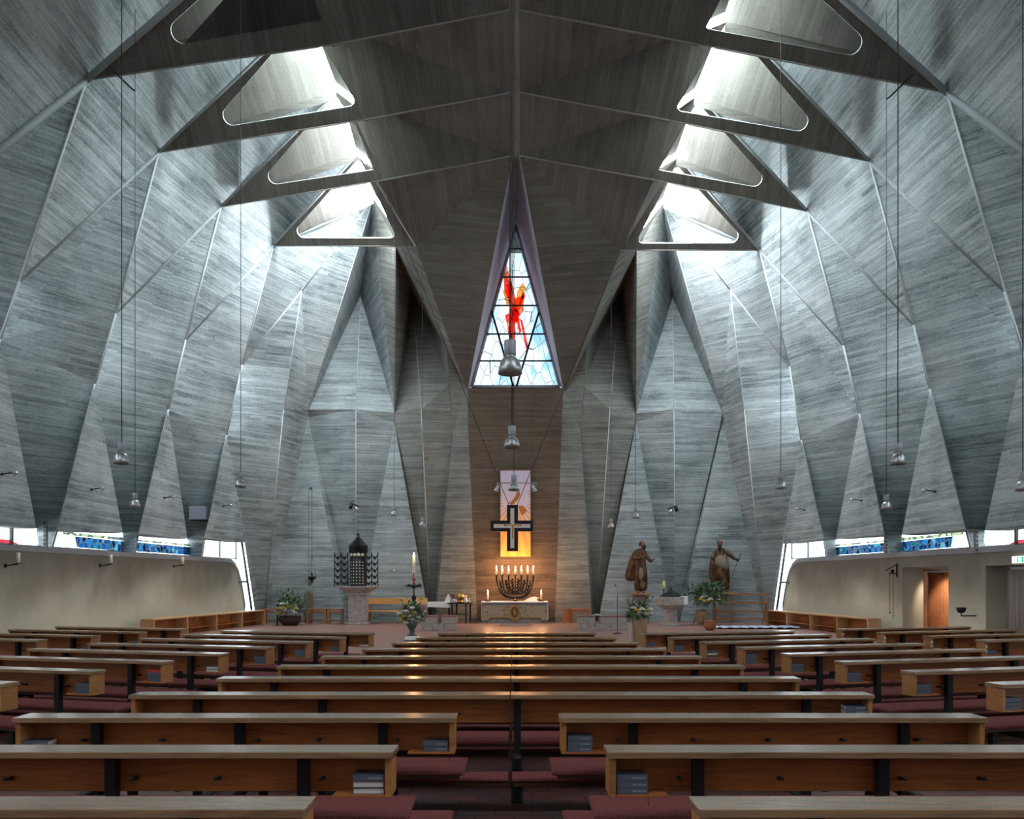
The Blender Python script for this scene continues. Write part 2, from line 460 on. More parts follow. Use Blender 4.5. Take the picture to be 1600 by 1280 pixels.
pane_id = [0]
def skylight(s, k, shc):
    """roof panel with its triangular opening, the concrete dormer over it and the glazing along its high side"""
    T = S[s]
    J, Pp, U = T['J'][k], T['Pp'][k], T['U'][k]
    n = (Pp - J).cross(U - J).normalized()
    if n.z < 0: n = -n
    e1 = (Pp - J).normalized(); e2 = n.cross(e1)
    def to2(p): return ((p - J).dot(e1), (p - J).dot(e2))
    def to3(q): return J + e1 * q[0] + e2 * q[1]
    if k >= 0: tri = [to2(on_plane(x, y, J, Pp, U)) for x, y in HOLE[(s, k)]]
    else:
        tri = HOLE3[s]
    if k == 0: HOLE3[s] = tri
    rad = [.22, .16, .12]
    hole = rounded(tri, rad)
    outer = [to2(J), to2(Pp), to2(U)]
    o3 = [V((x, y, 0)) for x, y in outer]; h3 = [V((x, y, 0)) for x, y in hole]
    allp = outer + hole
    tr = tessellate_polygon([o3, h3])
    bm = bmesh.new(); uvl = bm.loops.layers.uv.new('UVMap')
    th = .07
    lo = [bm.verts.new(to3(q)) for q in allp]
    hi = [bm.verts.new(to3(q) + n * th) for q in allp]
    fs = []
    for t in tr:
        for vs, z in ((lo, 0), (hi, 1)):
            try: fs.append(bm.faces.new([vs[i] for i in t]))
            except ValueError: pass
    no = 3
    def ring(i0, cnt):
        for i in range(cnt):
            a, b = i0 + i, i0 + (i + 1) % cnt
            fs.append(bm.faces.new((lo[a], lo[b], hi[b], hi[a])))
    ring(0, 3); ring(3, len(hole))
    bmesh.ops.recalc_face_normals(bm, faces=bm.faces)
    hset = set(lo[3:]) | set(hi[3:])
    for f in bm.faces:
        if all(v in hset for v in f.verts) and abs(f.normal.dot(n)) < .5: f.material_index = 1
        uu = V((0, 1, 0)); vv = V((1, 0, 0))
        for lp in f.loops: lp[uvl].uv = (lp.vert.co.dot(uu), lp.vert.co.dot(vv))
    me = bpy.data.meshes.new('ceiling'); bm.to_mesh(me); bm.free()
    me.materials.append(M['ceil']); me.materials.append(M['arris'])
    o = structure(bpy.data.objects.new('ceiling', me)); COL.objects.link(o)
    for q0, q1 in zip(hole, hole[1:] + hole[:1]): pass
    # dormer
    tip, rgt, apx = [to3(q) for q in tri]
    Yk = J.y
    if k >= 0: c2 = P(*RR[(s, k)], Yk + .45)
    else: c2 = RR3[s] + V((0, 3.35 * k, 0))
    if k == 0: RR3[s] = c2
    eye = V((0, 0, H))
    def beyond(p, t): return eye + (p - eye) * (1 + t)
    yy_ = (lambda p, t: beyond(p, t)) if k >= 0 else (lambda p, t: p + V((0, .25, .65)) * t / .04)
    c1 = yy_(tip.lerp(J, .12), .035)
    c1b = yy_(tip.lerp(J.lerp(U, .2), .45), .032)
    c3 = yy_(apx.lerp(U, .45), .065)
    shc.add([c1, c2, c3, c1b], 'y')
    shc.add([c1b, c3, apx.lerp(U, .45), tip.lerp(J.lerp(U, .2), .45)], 'y'); shc.add([c1, c1b, tip.lerp(J.lerp(U, .2), .45), tip.lerp(J, .12)], 'y')  # edge-on closures added to stop pane light reaching the upper walls
    # the sill band under the dormer's far rim
    shc.add([c1, c2, c2 + V((0, .12, -.16)), c1 + V((0, .12, -.16))], 'x')
    # side along the rib
    # glazing on the high side, above the edge of the dark ceiling
    g0 = Pp + (U - Pp) * .02 + n * (th + .0) ; g1 = U + n * (th + .0)
    e = (tip - (rgt + apx) / 2).normalized() * .02
    pane = MB(); 
    pane.poly([rgt + (Pp - rgt) * .35 + n * th, apx + (U - apx) * .35 + n * th, c3, c2])
    pane_id[0] += 1
    po = structure(pane.build('window_%d' % (10 + pane_id[0]), SKYM[max(-1, k)]))
    bk = V((-s * .05, .02, .05))
    shc.add([rgt + (Pp - rgt) * .4 + n * th + bk, apx + (U - apx) * .4 + n * th + bk, c3 + bk, c2 + bk], 'y')  # unseen backing added to keep the pane's light off the nave ceiling
    if k + 1 <= 2:
        q = S[s]
        PL.append(([rgt + V((0, .1, .02)), Pp + V((0, .1, 0)), 'M%d' % k, 'U%d' % (k + 1)], s))  # unseen plate added to shield the ceiling facets from dormer light
    return c1, c2
HOLE3 = {}; RR3 = {}; PL = []
def daylight(name, col, strength):
    m = bpy.data.materials.new(name); m.use_nodes = True; nt = m.node_tree; nt.nodes.clear()
    e = nt.nodes.new('ShaderNodeEmission'); o = nt.nodes.new('ShaderNodeOutputMaterial')
    e.inputs[0].default_value = (*col, 1); e.inputs[1].default_value = strength
    nt.links.new(e.outputs[0], o.inputs[0]); return m
SKYM = {}
for k_, f_ in SKYF.items():
    M['sky%d' % k_] = daylight('daylit_glass_%d' % (k_ + 1), SKYC[k_], SKY * f_); SKYM[k_] = 'sky%d' % k_

for s in (-1, 1):
    T = S[s]; sh = Shell(); shc = Shell(); ce = Shell()
    for k in (0, -1, -2, -3, -4, -5, 1, 2, 3):
        A, B, J, U = T['A'], T['B'], T['J'], T['U']
        # the panel between beam k and the ridge
        ck = skylight(s, k, shc)
        if k <= 2:
            Cc, Pp = T['C'][k], T['Pp'][k]
            if (k - 1) in T['M']:
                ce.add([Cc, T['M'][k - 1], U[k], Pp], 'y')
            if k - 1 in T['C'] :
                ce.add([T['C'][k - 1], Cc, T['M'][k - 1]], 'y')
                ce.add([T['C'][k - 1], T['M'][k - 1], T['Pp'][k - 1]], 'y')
            arris(ARR2, Cc, Pp, .03); 
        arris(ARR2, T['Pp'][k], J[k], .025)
        # wall facets
        if k + 1 in A and k + 1 <= 3:
            up = ck[1]
            e_ = (J[k + 1] - B[k + 1]) * 1.75
            sh.add([J[k], T['Br'][k + 1], B[k + 1], J[k + 1], J[k + 1] + e_, J[k] + e_], 'h')
        if k + 1 == 4:
            # F4 ends on the fold of the chancel
            sh.add([J[3], T['Br'][4], B[4], U[4]], 'h')
            sh.add([J[3], U[4], ck[1] + V((0, .12, -.16)), ck[0] + V((0, .12, -.16))], 'h')
        if k <= 3:
            fr, fl = foot_low(T, k, s)
            sh.add([A[k], B[k], J[k]], 'h')
            sh.add([A[k], J[k], T['Br'][k + 1], T['Ar'][k + 1]], 'h')
            sh.patch(A[k], T['Ar'][k + 1], T['FlT'][k], T['FrT'][k])
            sh.add([T['FlT'][k], T['FrT'][k], fr, fl], 'h')
            # return of the foot towards the window
            sh.add([T['FrT'][k], fr, fr + V((s * .55, .25, 0)), T['FrT'][k] + V((s * .55, .25, 0))], 'h')
            sh.add([T['FlT'][k], fl, fl + V((s * .5, .82, 0)), T['FlT'][k] + V((s * .5, .82, 0))], 'h')
            if k + 1 <= 3:
                f0, f1 = fwd(T['FrT'][k]), fwd(T['FlT'][k + 1])
                sh.add([T['Ar'][k + 1], A[k + 1], f1, f0], 'h')
                sh.add([T['Ar'][k + 1], f0, T['FrT'][k]], 'h'); sh.add([A[k + 1], f1, T['FlT'][k + 1]], 'h')
                sh.add([f0, f1, T['FlT'][k + 1] + V((s * .6, 0, -.02)), T['FrT'][k] + V((s * .6, 0, -.02))], 'h')
            for a, b in ((J[k], T['Br'][k + 1]), (T['Br'][k + 1], T['Ar'][k + 1]), (T['Ar'][k + 1], T['FrT'][k]), (T['FrT'][k], fr)):
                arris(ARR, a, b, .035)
            RB.tube([B[k], J[k]], [.03, .06] if k > 0 else [.10, .10], 4)
            RB.tube([J[k], U[k]], .055 if k > 0 else .10, 4)
    for pts, s_ in PL:
        if s_ == s and int(pts[2][1:]) in T['M'] and int(pts[3][1:]) in U:
            ce.add([pts[0], pts[1], T['M'][int(pts[2][1:])], U[int(pts[3][1:])]], 'y')
    if s < 0: structure(sh.build('wall_left', 'wall'))
    else: structure(sh.build('wall_right', 'wall'))
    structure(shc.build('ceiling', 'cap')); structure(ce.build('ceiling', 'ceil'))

# ------------------------------------------------------------------ chancel
Z0 = 976
def chancel(s, pt):
    T = S[s]; sh = Shell(); dk = Shell(); g = {k: P(*v) for k, v in pt.items()}
    U4, J3, B4, A4 = T['U'][4], T['J'][3], T['B'][4], T['A'][4]
    fr, fl = foot_low(T, 3, s)
    FR = T['FrT'][3]
    # light triangle T4 and the broad G4 face down to the floor
    f0, f1 = fwd(FR), fwd(g['t4'], .02)
    sh.add([T['Ar'][4], A4, f1, f0], 'h'); sh.add([T['Ar'][4], f0, FR], 'h'); sh.add([A4, f1, g['t4']], 'h')
    sh.add([f0, f1, f1 + V((s * .6, 0, 0)), f0 + V((s * .6, 0, 0))], 'h')
    sh.add([B4, g['Q'], g['c1b'], A4], 'h')
    sh.add([A4, g['c1b'], g['c1c'], g['t4f'], g['t4']], 'h')
    sh.add([g['Q'], g['W1'], g['c1b']], 'h')
    sh.add([g['c1b'], g['W1'], g['T5a'], g['T5L'], g['c1c']], 'h')
    sh.add([g['T5a'], g['T5L'], g['T5R']], 'h')
    sh.add([g['Q'], g['W1'], U4], 'h')
    sh.add([g['W1'], g['N'], U4], 'h')
    sh.add([g['N'], g['W1'], g['c2b']], 'h'); sh.add([g['W1'], g['T5a'], g['T5R'], g['c2c'], g['c2b']], 'h')
    sh.add([g['N'], g['c2b'], g['W2']], 'h'); sh.add([g['c2b'], g['c2c'], g['T6L'], g['T6a'], g['W2']], 'h')
    sh.add([g['T6a'], g['T6L'], g['T6R']], 'h')
    sh.add([g['N'], g['W2'], U4], 'h')
    dk.add([U4, g['XT'], g['XP'], g['V'], g['W2']], 'h')
    dk.add([g['V'], g['W2'], g['c3b']], 'h'); dk.add([g['W2'], g['T6a'], g['T6R'], g['c3c'], g['c3b']], 'h')
    dk.add([g['V'], g['c3b'], g['K']], 'h'); dk.add([g['c3b'], g['c3c'], g['T7L'], g['T7a'], g['K']], 'h')
    dk.add([g['NO'], g['BW'], g['BW2'], g['BF'], g['T7L'], g['T7a']], 'h')
    dk.add([g['P3'], g['BW'], g['NO'], g['P3b']], 'd')
    dk.add([g['P3b'], g['NO'], g['K'], g['V'], g['XP']], 'd')
    dk.add([g['NO'], g['K'], g['T7a']], 'h')
    dk.add([g['BW'], g['RO'], g['BW2']], 'h')
    # sloping panels beside the tall window
    C2 = T['C'][2]; PP2 = T['Pp'][2]
    yy = Shell()
    yy.add([C2, PP2, g['P3']], 'y')
    yy.add([PP2, g['P3'], T['U'][3]], 'y')
    yy.add([C2, g['P3'], g['BW'], g['RO']], 'x')
    rev = Shell(); rev.add([C2, g['RO'], g['RI'], g['RT']], 'x')
    o1 = sh.build('wall_chancel_left' if s < 0 else 'wall_chancel_right', 'wall'); structure(o1)
    o2 = dk.build('wall_pier_left' if s < 0 else 'wall_pier_right', 'front'); structure(o2)
    structure(yy.build('ceiling', 'ceil')); structure(rev.build('trim_1' if s < 0 else 'trim_2', 'reveal'))
    for a, b in ((g['Q'], g['c1b']), (g['c1b'], g['c1c']), (g['N'], g['c2b']), (g['c2b'], g['c2c']), (g['V'], g['c3b']), (g['c3b'], g['c3c']), (g['W1'], U4)):
        arris(ARR, a, b, .016)
    for a, b in ((B4, g['Q']), (g['Q'], U4)): arris(ARR, a, b, .03)
    return g
GL = chancel(-1, dict(Q=(471, 455, 29.45), W1=(482, 640, 32.0), c1b=(443, 640, 30.3), c1c=(411, Z0, 31.8), t4=(382, 848, 30.0), t4f=(401, Z0, 31.0),
    T5a=(481, 652, 32.2), T5L=(413, Z0, 31.75), T5R=(541, Z0, 31.9), N=(563, 462, 34.0), c2b=(556, 640, 31.75), c2c=(556, Z0, 33.1),
    T6L=(560, Z0, 31.95), T6a=(616, 660, 32.25), T6R=(672, Z0, 32.0), W2=(617, 645, 32.1), XT=(612, 365, 28.4), XP=(618, 385, 28.5), V=(645, 462, 33.2),
    c3b=(658, 640, 31.7), c3c=(674, Z0, 33.0), T7L=(680, Z0, 32.05), T7a=(708, 676, 32.15), K=(702, 600, 31.9), NO=(698, 545, 31.6), BW=(728, 606, 32.2),
    BW2=(731, 660, 32.2), BF=(746, Z0 + 1, 32.2), P3=(650, 385, 28.0), P3b=(625, 385, 28.2), RO=(731, 607, 32.2), RI=(735, 606, 32.6), RT=(806, 347, 32.6)))
GR = chancel(1, dict(Q=(1141, 453, 29.45), W1=(1129, 645, 32.0), c1b=(1163, 640, 30.3), c1c=(1197, Z0, 31.8), t4=(1224, 850, 30.0), t4f=(1206, Z0, 31.0),
    T5a=(1129, 656, 32.2), T5L=(1193, Z0, 31.75), T5R=(1062, Z0, 31.9), N=(1051, 465, 34.0), c2b=(1053, 640, 31.75), c2c=(1055, Z0, 33.1),
    T6L=(1051, Z0, 31.95), T6a=(994, 660, 32.3), T6R=(934, Z0, 32.0), W2=(994, 646, 32.1), XT=(1002, 372, 28.4), XP=(995, 391, 28.5), V=(968, 462, 33.2),
    c3b=(953, 640, 31.7), c3c=(931, Z0, 33.0), T7L=(925, Z0, 32.05), T7a=(907, 676, 32.15), K=(911, 602, 31.9), NO=(916, 545, 31.6), BW=(883, 612, 32.2),
    BW2=(878, 660, 32.2), BF=(867, Z0 + 1, 32.2), P3=(970, 391, 28.0), P3b=(984, 391, 28.2), RO=(880, 607, 32.2), RI=(877, 606, 32.6), RT=(806, 347, 32.6)))
cw = Shell()
rd = Shell()
for k in range(-6, 3):
    if k - 1 in D['C']: rd.add([D['C'][k], E['C'][k], E['C'][k - 1], D['C'][k - 1]], 'y')
rd.add([D['C'][2], E['C'][2], P(808, 347, 32.6), P(804, 347, 32.6)], 'y')
structure(rd.build('ceiling', 'beam'))
cw.add([GL['RO'], GR['RO'], GR['BW2'], GR['BF'], GL['BF'], GL['BW2']], 'h')
cw.add([GL['RO'], GR['RO'], P(878, 606, 32.75), P(734, 606, 32.75)], 'h')
structure(cw.build('wall_front', 'brown'))
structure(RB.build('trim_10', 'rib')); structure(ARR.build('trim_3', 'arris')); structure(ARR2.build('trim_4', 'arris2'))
# unseen lid and end plate added above the shell to keep sky light out
b = MB(); b.box(-14.5, 14.5, -3.5, 36, 22.4, 22.7); b.box(-14.5, 14.5, 35.6, 36, 16.8, 22.4); structure(b.build('ceiling', 'beam'))
# ------------------------------------------------------------------ floor, platform, rear wall
b = MB(); b.box(-14.5, 14.5, -3.5, 34.5, -.2, 0); structure(b.build('floor', 'floor'))
b = MB(); b.prism([(-12.6, 19.6), (-5.6, 18.3), (-3.0, 18.0), (3.2, 18.0), (5.9, 18.3), (12.6, 19.6), (12.6, 34), (-12.6, 34)], .001, .15, 'z')
structure(b.build('floor', 'floor2'))
b = MB(); b.box(-14, 14, -3.5, -3.2, 0, 17); structure(b.build('wall_back', 'render'))
# ------------------------------------------------------------------ low side walls with the rounded end
def low_wall(s):
    # inner face in plan
    pl = [(12.45, -3.2), (12.05, 14.0), (11.75, 17.5), (11.60, 19.9), (11.36, 23.7), (11.05, 28.0), (10.82, 29.6), (10.74, 29.9), (10.68, 30.1), (10.62, 30.3), (10.57, 30.5), (10.51, 30.75), (10.48, 30.95)]
    zt = [2.66] * 7 + [2.62, 2.50, 2.24, 1.8, .9, .1]
    doors = [] if s < 0 else [(16.5, 19.4, 2.20), (20.9, 23.1, 2.22)]
    def xat(y):
        for (x0, y0), (x1, y1) in zip(pl, pl[1:]):
            if y0 <= y <= y1: return x0 + (x1 - x0) * (y - y0) / (y1 - y0)
    def zat(y):
        for i in range(len(pl) - 1):
            if pl[i][1] <= y <= pl[i + 1][1]: return zt[i] + (zt[i + 1] - zt[i]) * (y - pl[i][1]) / (pl[i + 1][1] - pl[i][1])
    ys = sorted({y for _, y in pl} | {v for d in doors for v in d[:2]})
    mb = MB(); th = .62
    def seg(y0, y1, z0a, z0b, z1a, z1b):
        c = []
        for (y, za, zb) in ((y0, z0a, z1a), (y1, z0b, z1b)):
            x = xat(y)
            c.append([V((s * x, y, za)), V((s * (x + th), y, za)), V((s * (x + th), y, zb)), V((s * x, y, zb))])
        a, d = c
        for q in ((a[0], d[0], d[3], a[3]), (a[1], d[1], d[2], a[2]), (a[3], d[3], d[2], a[2]), (a[0], a[1], d[1], d[0])):
            mb.poly(q)
        mb.poly(a); mb.poly(d)
    for y0, y1 in zip(ys, ys[1:]):
        dd = [d for d in doors if d[0] <= y0 < d[1]]
        z0 = dd[0][2] if dd else -.02
        seg(y0, y1, z0, z0, zat(y0), zat(y1))
    bmesh.ops.remove_doubles(mb.bm, verts=mb.bm.verts, dist=.0005)
    bmesh.ops.recalc_face_normals(mb.bm, faces=mb.bm.faces)
    o = structure(mb.build('wall_left' if s < 0 else 'wall_right', 'render'))
    # coping
    cp = MB()
    for y0, y1 in zip(ys, ys[1:]):
        if y0 > 30.6: continue
        a = []
        for y in (y0, y1):
            x = xat(y); z = zat(y)
            a.append([V((s * (x - .035), y, z - .13)), V((s * (x - .035), y, z + .01)), V((s * (x + th), y, z + .05)), V((s * (x + .02), y, z - .13))])
        for i in range(4):
            cp.poly([a[0][i], a[0][(i + 1) % 4], a[1][(i + 1) % 4], a[1][i]])
    bmesh.ops.remove_doubles(cp.bm, verts=cp.bm.verts, dist=.0005)
    bmesh.ops.recalc_face_normals(cp.bm, faces=cp.bm.faces)
    structure(cp.build('trim_5' if s < 0 else 'trim_6', 'stone_light'))
    return xat, zat
M['stone_light'] = concrete('coping_concrete', (.26, .28, .31), (.38, .41, .44), (.5, .53, .56), .3, .6, True)
XL, ZL = low_wall(-1); XR, ZR = low_wall(1)
# ------------------------------------------------------------------ glazing
def clear_glass(name, tint=(.95, .98, .97)):
    m = bpy.data.materials.new(name); m.use_nodes = True; nt = m.node_tree; nt.nodes.clear()
    a = nt.nodes.new('ShaderNodeBsdfTransparent'); g = nt.nodes.new('ShaderNodeBsdfGlossy'); x = nt.nodes.new('ShaderNodeMixShader')
    o = nt.nodes.new('ShaderNodeOutputMaterial'); a.inputs[0].default_value = (*tint, 1); g.inputs['Roughness'].default_value = .02
    x.inputs[0].default_value = .05
    nt.links.new(a.outputs[0], x.inputs[1]); nt.links.new(g.outputs[0], x.inputs[2]); nt.links.new(x.outputs[0], o.inputs[0]); return m
M['glass'] = clear_glass('clear_glass')
def stained(name, stops, scale=6., sc=(1, 1, 1), lead=.06, blend=1.):
    """coloured glass let by daylight: light passes through it, tinted cell by cell"""
    m = bpy.data.materials.new(name); m.use_nodes = True; nt = m.node_tree; nt.nodes.clear()
    tc = nt.nodes.new('ShaderNodeTexCoord'); mp = nt.nodes.new('ShaderNodeMapping'); mp.inputs['Scale'].default_value = sc
    vo = nt.nodes.new('ShaderNodeTexVoronoi'); vo.inputs['Scale'].default_value = scale
    ve = nt.nodes.new('ShaderNodeTexVoronoi'); ve.feature = 'DISTANCE_TO_EDGE'; ve.inputs['Scale'].default_value = scale
    nt.links.new(tc.outputs['Object'], mp.inputs[0]); nt.links.new(mp.outputs[0], vo.inputs[0]); nt.links.new(mp.outputs[0], ve.inputs[0])
    r = nt.nodes.new('ShaderNodeValToRGB'); r.color_ramp.interpolation = 'CONSTANT'
    e = r.color_ramp.elements
    while len(e) < len(stops): e.new(.5)
    for i, (p, c) in enumerate(stops): e[i].position = p; e[i].color = (*c, 1)
    sep = nt.nodes.new('ShaderNodeSeparateColor'); nt.links.new(vo.outputs['Color'], sep.inputs[0]); nt.links.new(sep.outputs[0], r.inputs[0])
    gt = nt.nodes.new('ShaderNodeMath'); gt.operation = 'GREATER_THAN'; gt.inputs[1].default_value = lead
    nt.links.new(ve.outputs['Distance'], gt.inputs[0])
    mx = nt.nodes.new('ShaderNodeMix'); mx.data_type = 'RGBA'; nt.links.new(gt.outputs[0], mx.inputs[0])
    mx.inputs[6].default_value = (.03, .04, .05, 1); nt.links.new(r.outputs[0], mx.inputs[7])
    a = nt.nodes.new('ShaderNodeBsdfTransparent'); o = nt.nodes.new('ShaderNodeOutputMaterial')
    nt.links.new(mx.outputs[2], a.inputs[0]); nt.links.new(a.outputs[0], o.inputs[0]); return m
M['blue_glass'] = stained('blue_slab_glass', [(0, (.0, .008, .03)), (.25, (.002, .022, .07)), (.45, (.001, .004, .013)), (.6, (.004, .045, .11)), (.78, (.0, .03, .045)), (.9, (.02, .09, .13))], 5.5)
M['red_glass'] = stained('red_slab_glass', [(0, (.20, .006, .011)), (.4, (.12, .004, .008)), (.7, (.25, .01, .018)), (.9, (.2, .035, .035))], 3., (1, .6, 1.2), .02)
M['pale_green'] = stained('pale_green_glass', [(0, (.11, .14, .07)), (.5, (.17, .19, .10))], 2.)
M['frame'] = mat('grey_window_frame', (.10, .12, .12), .5)
M['soffit'] = mat('window_head', (.16, .17, .12), .8)

wid = [0]
def strip_window(s, y0, y1, band=None, mull=()):
    """low window between two feet of the shell"""
    xa = XL if s < 0 else XR
    wid[0] += 1
    def X(y, o=.42): return s * (xa(y) + o)
    zb, ztp = 2.66, 3.55
    g = MB(); g.poly([V((X(y0), y0, zb)), V((X(y1), y1, zb)), V((X(y1), y1, ztp)), V((X(y0), y0, ztp))])
    w = structure(g.build('window_%d' % wid[0], 'glass'))
    fr = MB()
    for y in (y0 + .04, y1 - .04) + tuple(mull):
        fr.box(X(y, .40) - .03, X(y, .40) + .03, y - .035, y + .035, zb, ztp)
    fr.tube([V((X(y0, .40), y0, zb + .025)), V((X(y1, .40), y1, zb + .025))], .035, 4)
    fr.build('frame', 'frame', w)
    return w
def wpanel(w, s, pts, m, name, o=.50):
    xa = XL if s < 0 else XR
    b = MB()
    n = len(pts)
    a = [b.bm.verts.new((s * (xa(y) + o), y, z)) for y, z in pts]; c = [b.bm.verts.new((s * (xa(y) + o + .03), y, z)) for y, z in pts]
    b.bm.faces.new(a)
    b.build(name, m, w)
EXTRA = {}
for s in (-1, 1):
    strip_window(s, 11.0, 13.3); strip_window(s, 13.3, 16.6)
    w1 = strip_window(s, 16.6, 20.2, mull=(18.9,))
    w2 = strip_window(s, 20.2, 24.0); w3 = strip_window(s, 24.0, 28.2)
    w4 = strip_window(s, 28.2, 30.9, mull=(29.85,))
    # blue slab glass band, continuous behind the feet
    wpanel(w2, s, [(21.6, 2.74), (24.0, 2.72), (24.0, 3.02), (21.5, 3.05)], 'blue_glass', 'stained_glass')
    wpanel(w2, s, [(21.0, 3.06), (24.0, 3.04), (24.0, 3.14), (21.0, 3.14)], 'pale_green', 'green_glass')
    wpanel(w3, s, [(24.0, 2.74), (28.2, 2.74), (28.2, 3.02), (24.0, 3.04)], 'blue_glass', 'stained_glass')
    wpanel(w3, s, [(24.0, 3.06), (28.2, 3.06), (28.2, 3.12), (24.0, 3.12)], 'pale_green', 'green_glass')
    wpanel(w4, s, [(28.2, 2.74), (28.9, 2.74), (28.95, 3.0), (28.2, 3.0)], 'blue_glass', 'stained_glass')
    wpanel(w1, s, [(15.6, 2.7), (19.4, 2.7), (19.0, 2.82), (18.2, 2.82), (18.0, 3.1), (17.85, 3.45), (17.2, 3.45), (17.45, 3.1), (17.1, 3.45), (15.6, 3.45)], 'red_glass', 'stained_glass')
    # tall sliver of glass at the rounded end of the low wall
    g = GL if s < 0 else GR
    b = MB(); a0, a1 = g['t4'], g['t4f']
    o_ = V((s * .12, 0, 0))
    b.poly([a0 + o_, a1 + o_, a1 + o_ + V((s * .9, -.3, 0)), a0 + o_ + V((s * .9, -.3, 0)), a0 + o_ + V((s * .9, -.3, .9)), a0 + o_ + V((0, 0, .9))])
    sw = structure(b.build('window_%d' % (30 + s), 'glass'))
    f = MB(); e = V((s * .10, -.04, 0))
    f.tube([a0 + e + V((0, 0, .1)), a1 + e], .05, 4)
    hz = a0.lerp(a1, .47) + e; f.tube([hz, hz + V((s * .9, -.3, 0))], .035, 4)
    f.build('frame', 'frame', sw)
    # head of the strip windows
    hd = MB(); T = S[s]
    for k in range(-1, 4):
        p0 = T['FrT'][k]; p1 = T['FlT'][k + 1] if k < 3 else g['t4']
        q = [p0, p1]
        hd.poly([p0 + V((0, 0, -.02)), p1 + V((0, 0, -.02)), p1 + V((s * .5, 0, .03)), p0 + V((s * .5, 0, .03))])
    structure(hd.build('trim_7' if s < 0 else 'trim_8', 'soffit'))

# tall triangular window over the altar ------------------------------------------
M['clear_pattern'] = None
def flame_glass():
    m = bpy.data.materials.new('pale_leaded_glass'); m.use_nodes = True; nt = m.node_tree; nt.nodes.clear()
    N = nt.nodes.new
    tc = N('ShaderNodeTexCoord')
    mp = N('ShaderNodeMapping'); mp.inputs['Scale'].default_value = (1, 1, .55); mp.inputs['Rotation'].default_value = (0, .12, 0)
    nt.links.new(tc.outputs['Object'], mp.inputs[0])
    nz = N('ShaderNodeTexNoise'); nz.inputs['Scale'].default_value = 1.3; nz.inputs['Detail'].default_value = 3
    nt.links.new(mp.outputs[0], nz.inputs[0])
    r = N('ShaderNodeValToRGB'); e = r.color_ramp.elements
    e[0].position = .38; e[0].color = (.07, .135, .165, 1); e[1].position = .56; e[1].color = (.185, .205, .21, 1)
    x = e.new(.46); x.color = (.145, .185, .20, 1)
    nt.links.new(nz.outputs[0], r.inputs[0])
    vo = N('ShaderNodeTexVoronoi'); vo.feature = 'DISTANCE_TO_EDGE'; vo.distance = 'EUCLIDEAN'; vo.inputs['Scale'].default_value = 2.4
    nt.links.new(mp.outputs[0], vo.inputs[0])
    gt = N('ShaderNodeMath'); gt.operation = 'GREATER_THAN'; gt.inputs[1].default_value = .018; nt.links.new(vo.outputs['Distance'], gt.inputs[0])
    mx = N('ShaderNodeMix'); mx.data_type = 'RGBA'; nt.links.new(gt.outputs[0], mx.inputs[0]); mx.inputs[6].default_value = (.03, .04, .05, 1)
    nt.links.new(r.outputs[0], mx.inputs[7])
    a = N('ShaderNodeBsdfTransparent'); o = N('ShaderNodeOutputMaterial'); nt.links.new(mx.outputs[2], a.inputs[0]); nt.links.new(a.outputs[0], o.inputs[0])
    return m
M['pale_leaded'] = flame_glass()
M['flame_red'] = stained('flame_red_glass', [(0, (1., .06, .035)), (.3, (1., .12, .04)), (.6, (.85, .04, .035)), (.85, (1., .24, .1))], 2.4, (1, 1, .5), .015)
M['flame_orange'] = stained('flame_orange_glass', [(0, (1., .34, .06)), (.5, (1., .5, .12))], 2.4, (1, 1, .5), .015)
M['pink_glass'] = stained('pink_glass', [(0, (1., .6, .6)), (.5, (1., .75, .7))], 2., (1, 1, .5), .015)
DW = 32.62
b = MB(); b.poly([P(734, 607, DW), P(878, 607, DW), P(806, 345, DW)])
tw = structure(b.build('window_40', 'pale_leaded'))
M['lilac_frame'] = mat('pale_concrete_reveal', (.42, .40, .46), .7)
fr = MB()
for a, c, r in (((737, 604), (806, 352), .075), ((875, 604), (806, 352), .075), ((737, 604), (875, 604), .06)):
    fr.tube([P(*a, DW - .06), P(*c, DW - .06)], r, 4)
fr.build('frame', 'lilac_frame', tw)
br = MB()
def glx(y, side): return 806 + side * (y - 347) * (71 / 259)
for y in (389, 433, 477.5, 522, 564): br.tube([P(glx(y, -1) + 1, y, DW - .08), P(glx(y, 1) - 1, y, DW - .08)], .035, 6)
for a, c in (((768, 486), (802, 604)), ((842, 488), (807, 604))): br.tube([P(*a, DW - .12), P(*c, DW - .12)], .045, 6)
br.build('glazing_bar', 'steel', tw)
def shard(pts, m, name, d):
    q = MB(); q.poly([P(x, y, d) for x, y in pts]); q.build(name, m, tw)
sh_ = [([(786, 417), (791, 415), (799, 437), (800, 462), (795, 470), (788, 455)], 'flame_red'),
       ([(791, 445), (800, 440), (806, 470), (812, 500), (803, 508), (797, 485)], 'flame_red'),
       ([(816, 442), (822, 450), (817, 470), (812, 484), (806, 474), (808, 455)], 'flame_orange'),
       ([(803, 466), (818, 462), (818, 486), (810, 496), (801, 488)], 'flame_red'),
       ([(789, 492), (803, 488), (806, 520), (803, 548), (798, 548), (794, 520)], 'flame_red'),
       ([(797, 484), (813, 480), (808, 502), (798, 504)], 'flame_red'),
       ([(786, 455), (791, 452), (797, 474), (792, 478)], 'flame_orange'),
       ([(817, 455), (821, 462), (816, 478), (811, 474)], 'flame_red'),
       ([(812, 498), (816, 500), (826, 545), (822, 546)], 'flame_red'),
       ([(806, 496), (811, 498), (815, 520), (811, 520)], 'flame_red'),
       ([(788, 416), (796, 432), (797, 441), (785, 441)], 'pink_glass')]
for i, (pts, m) in enumerate(sh_): shard(pts, m, 'glass_shard', DW - .012 - .004 * i)

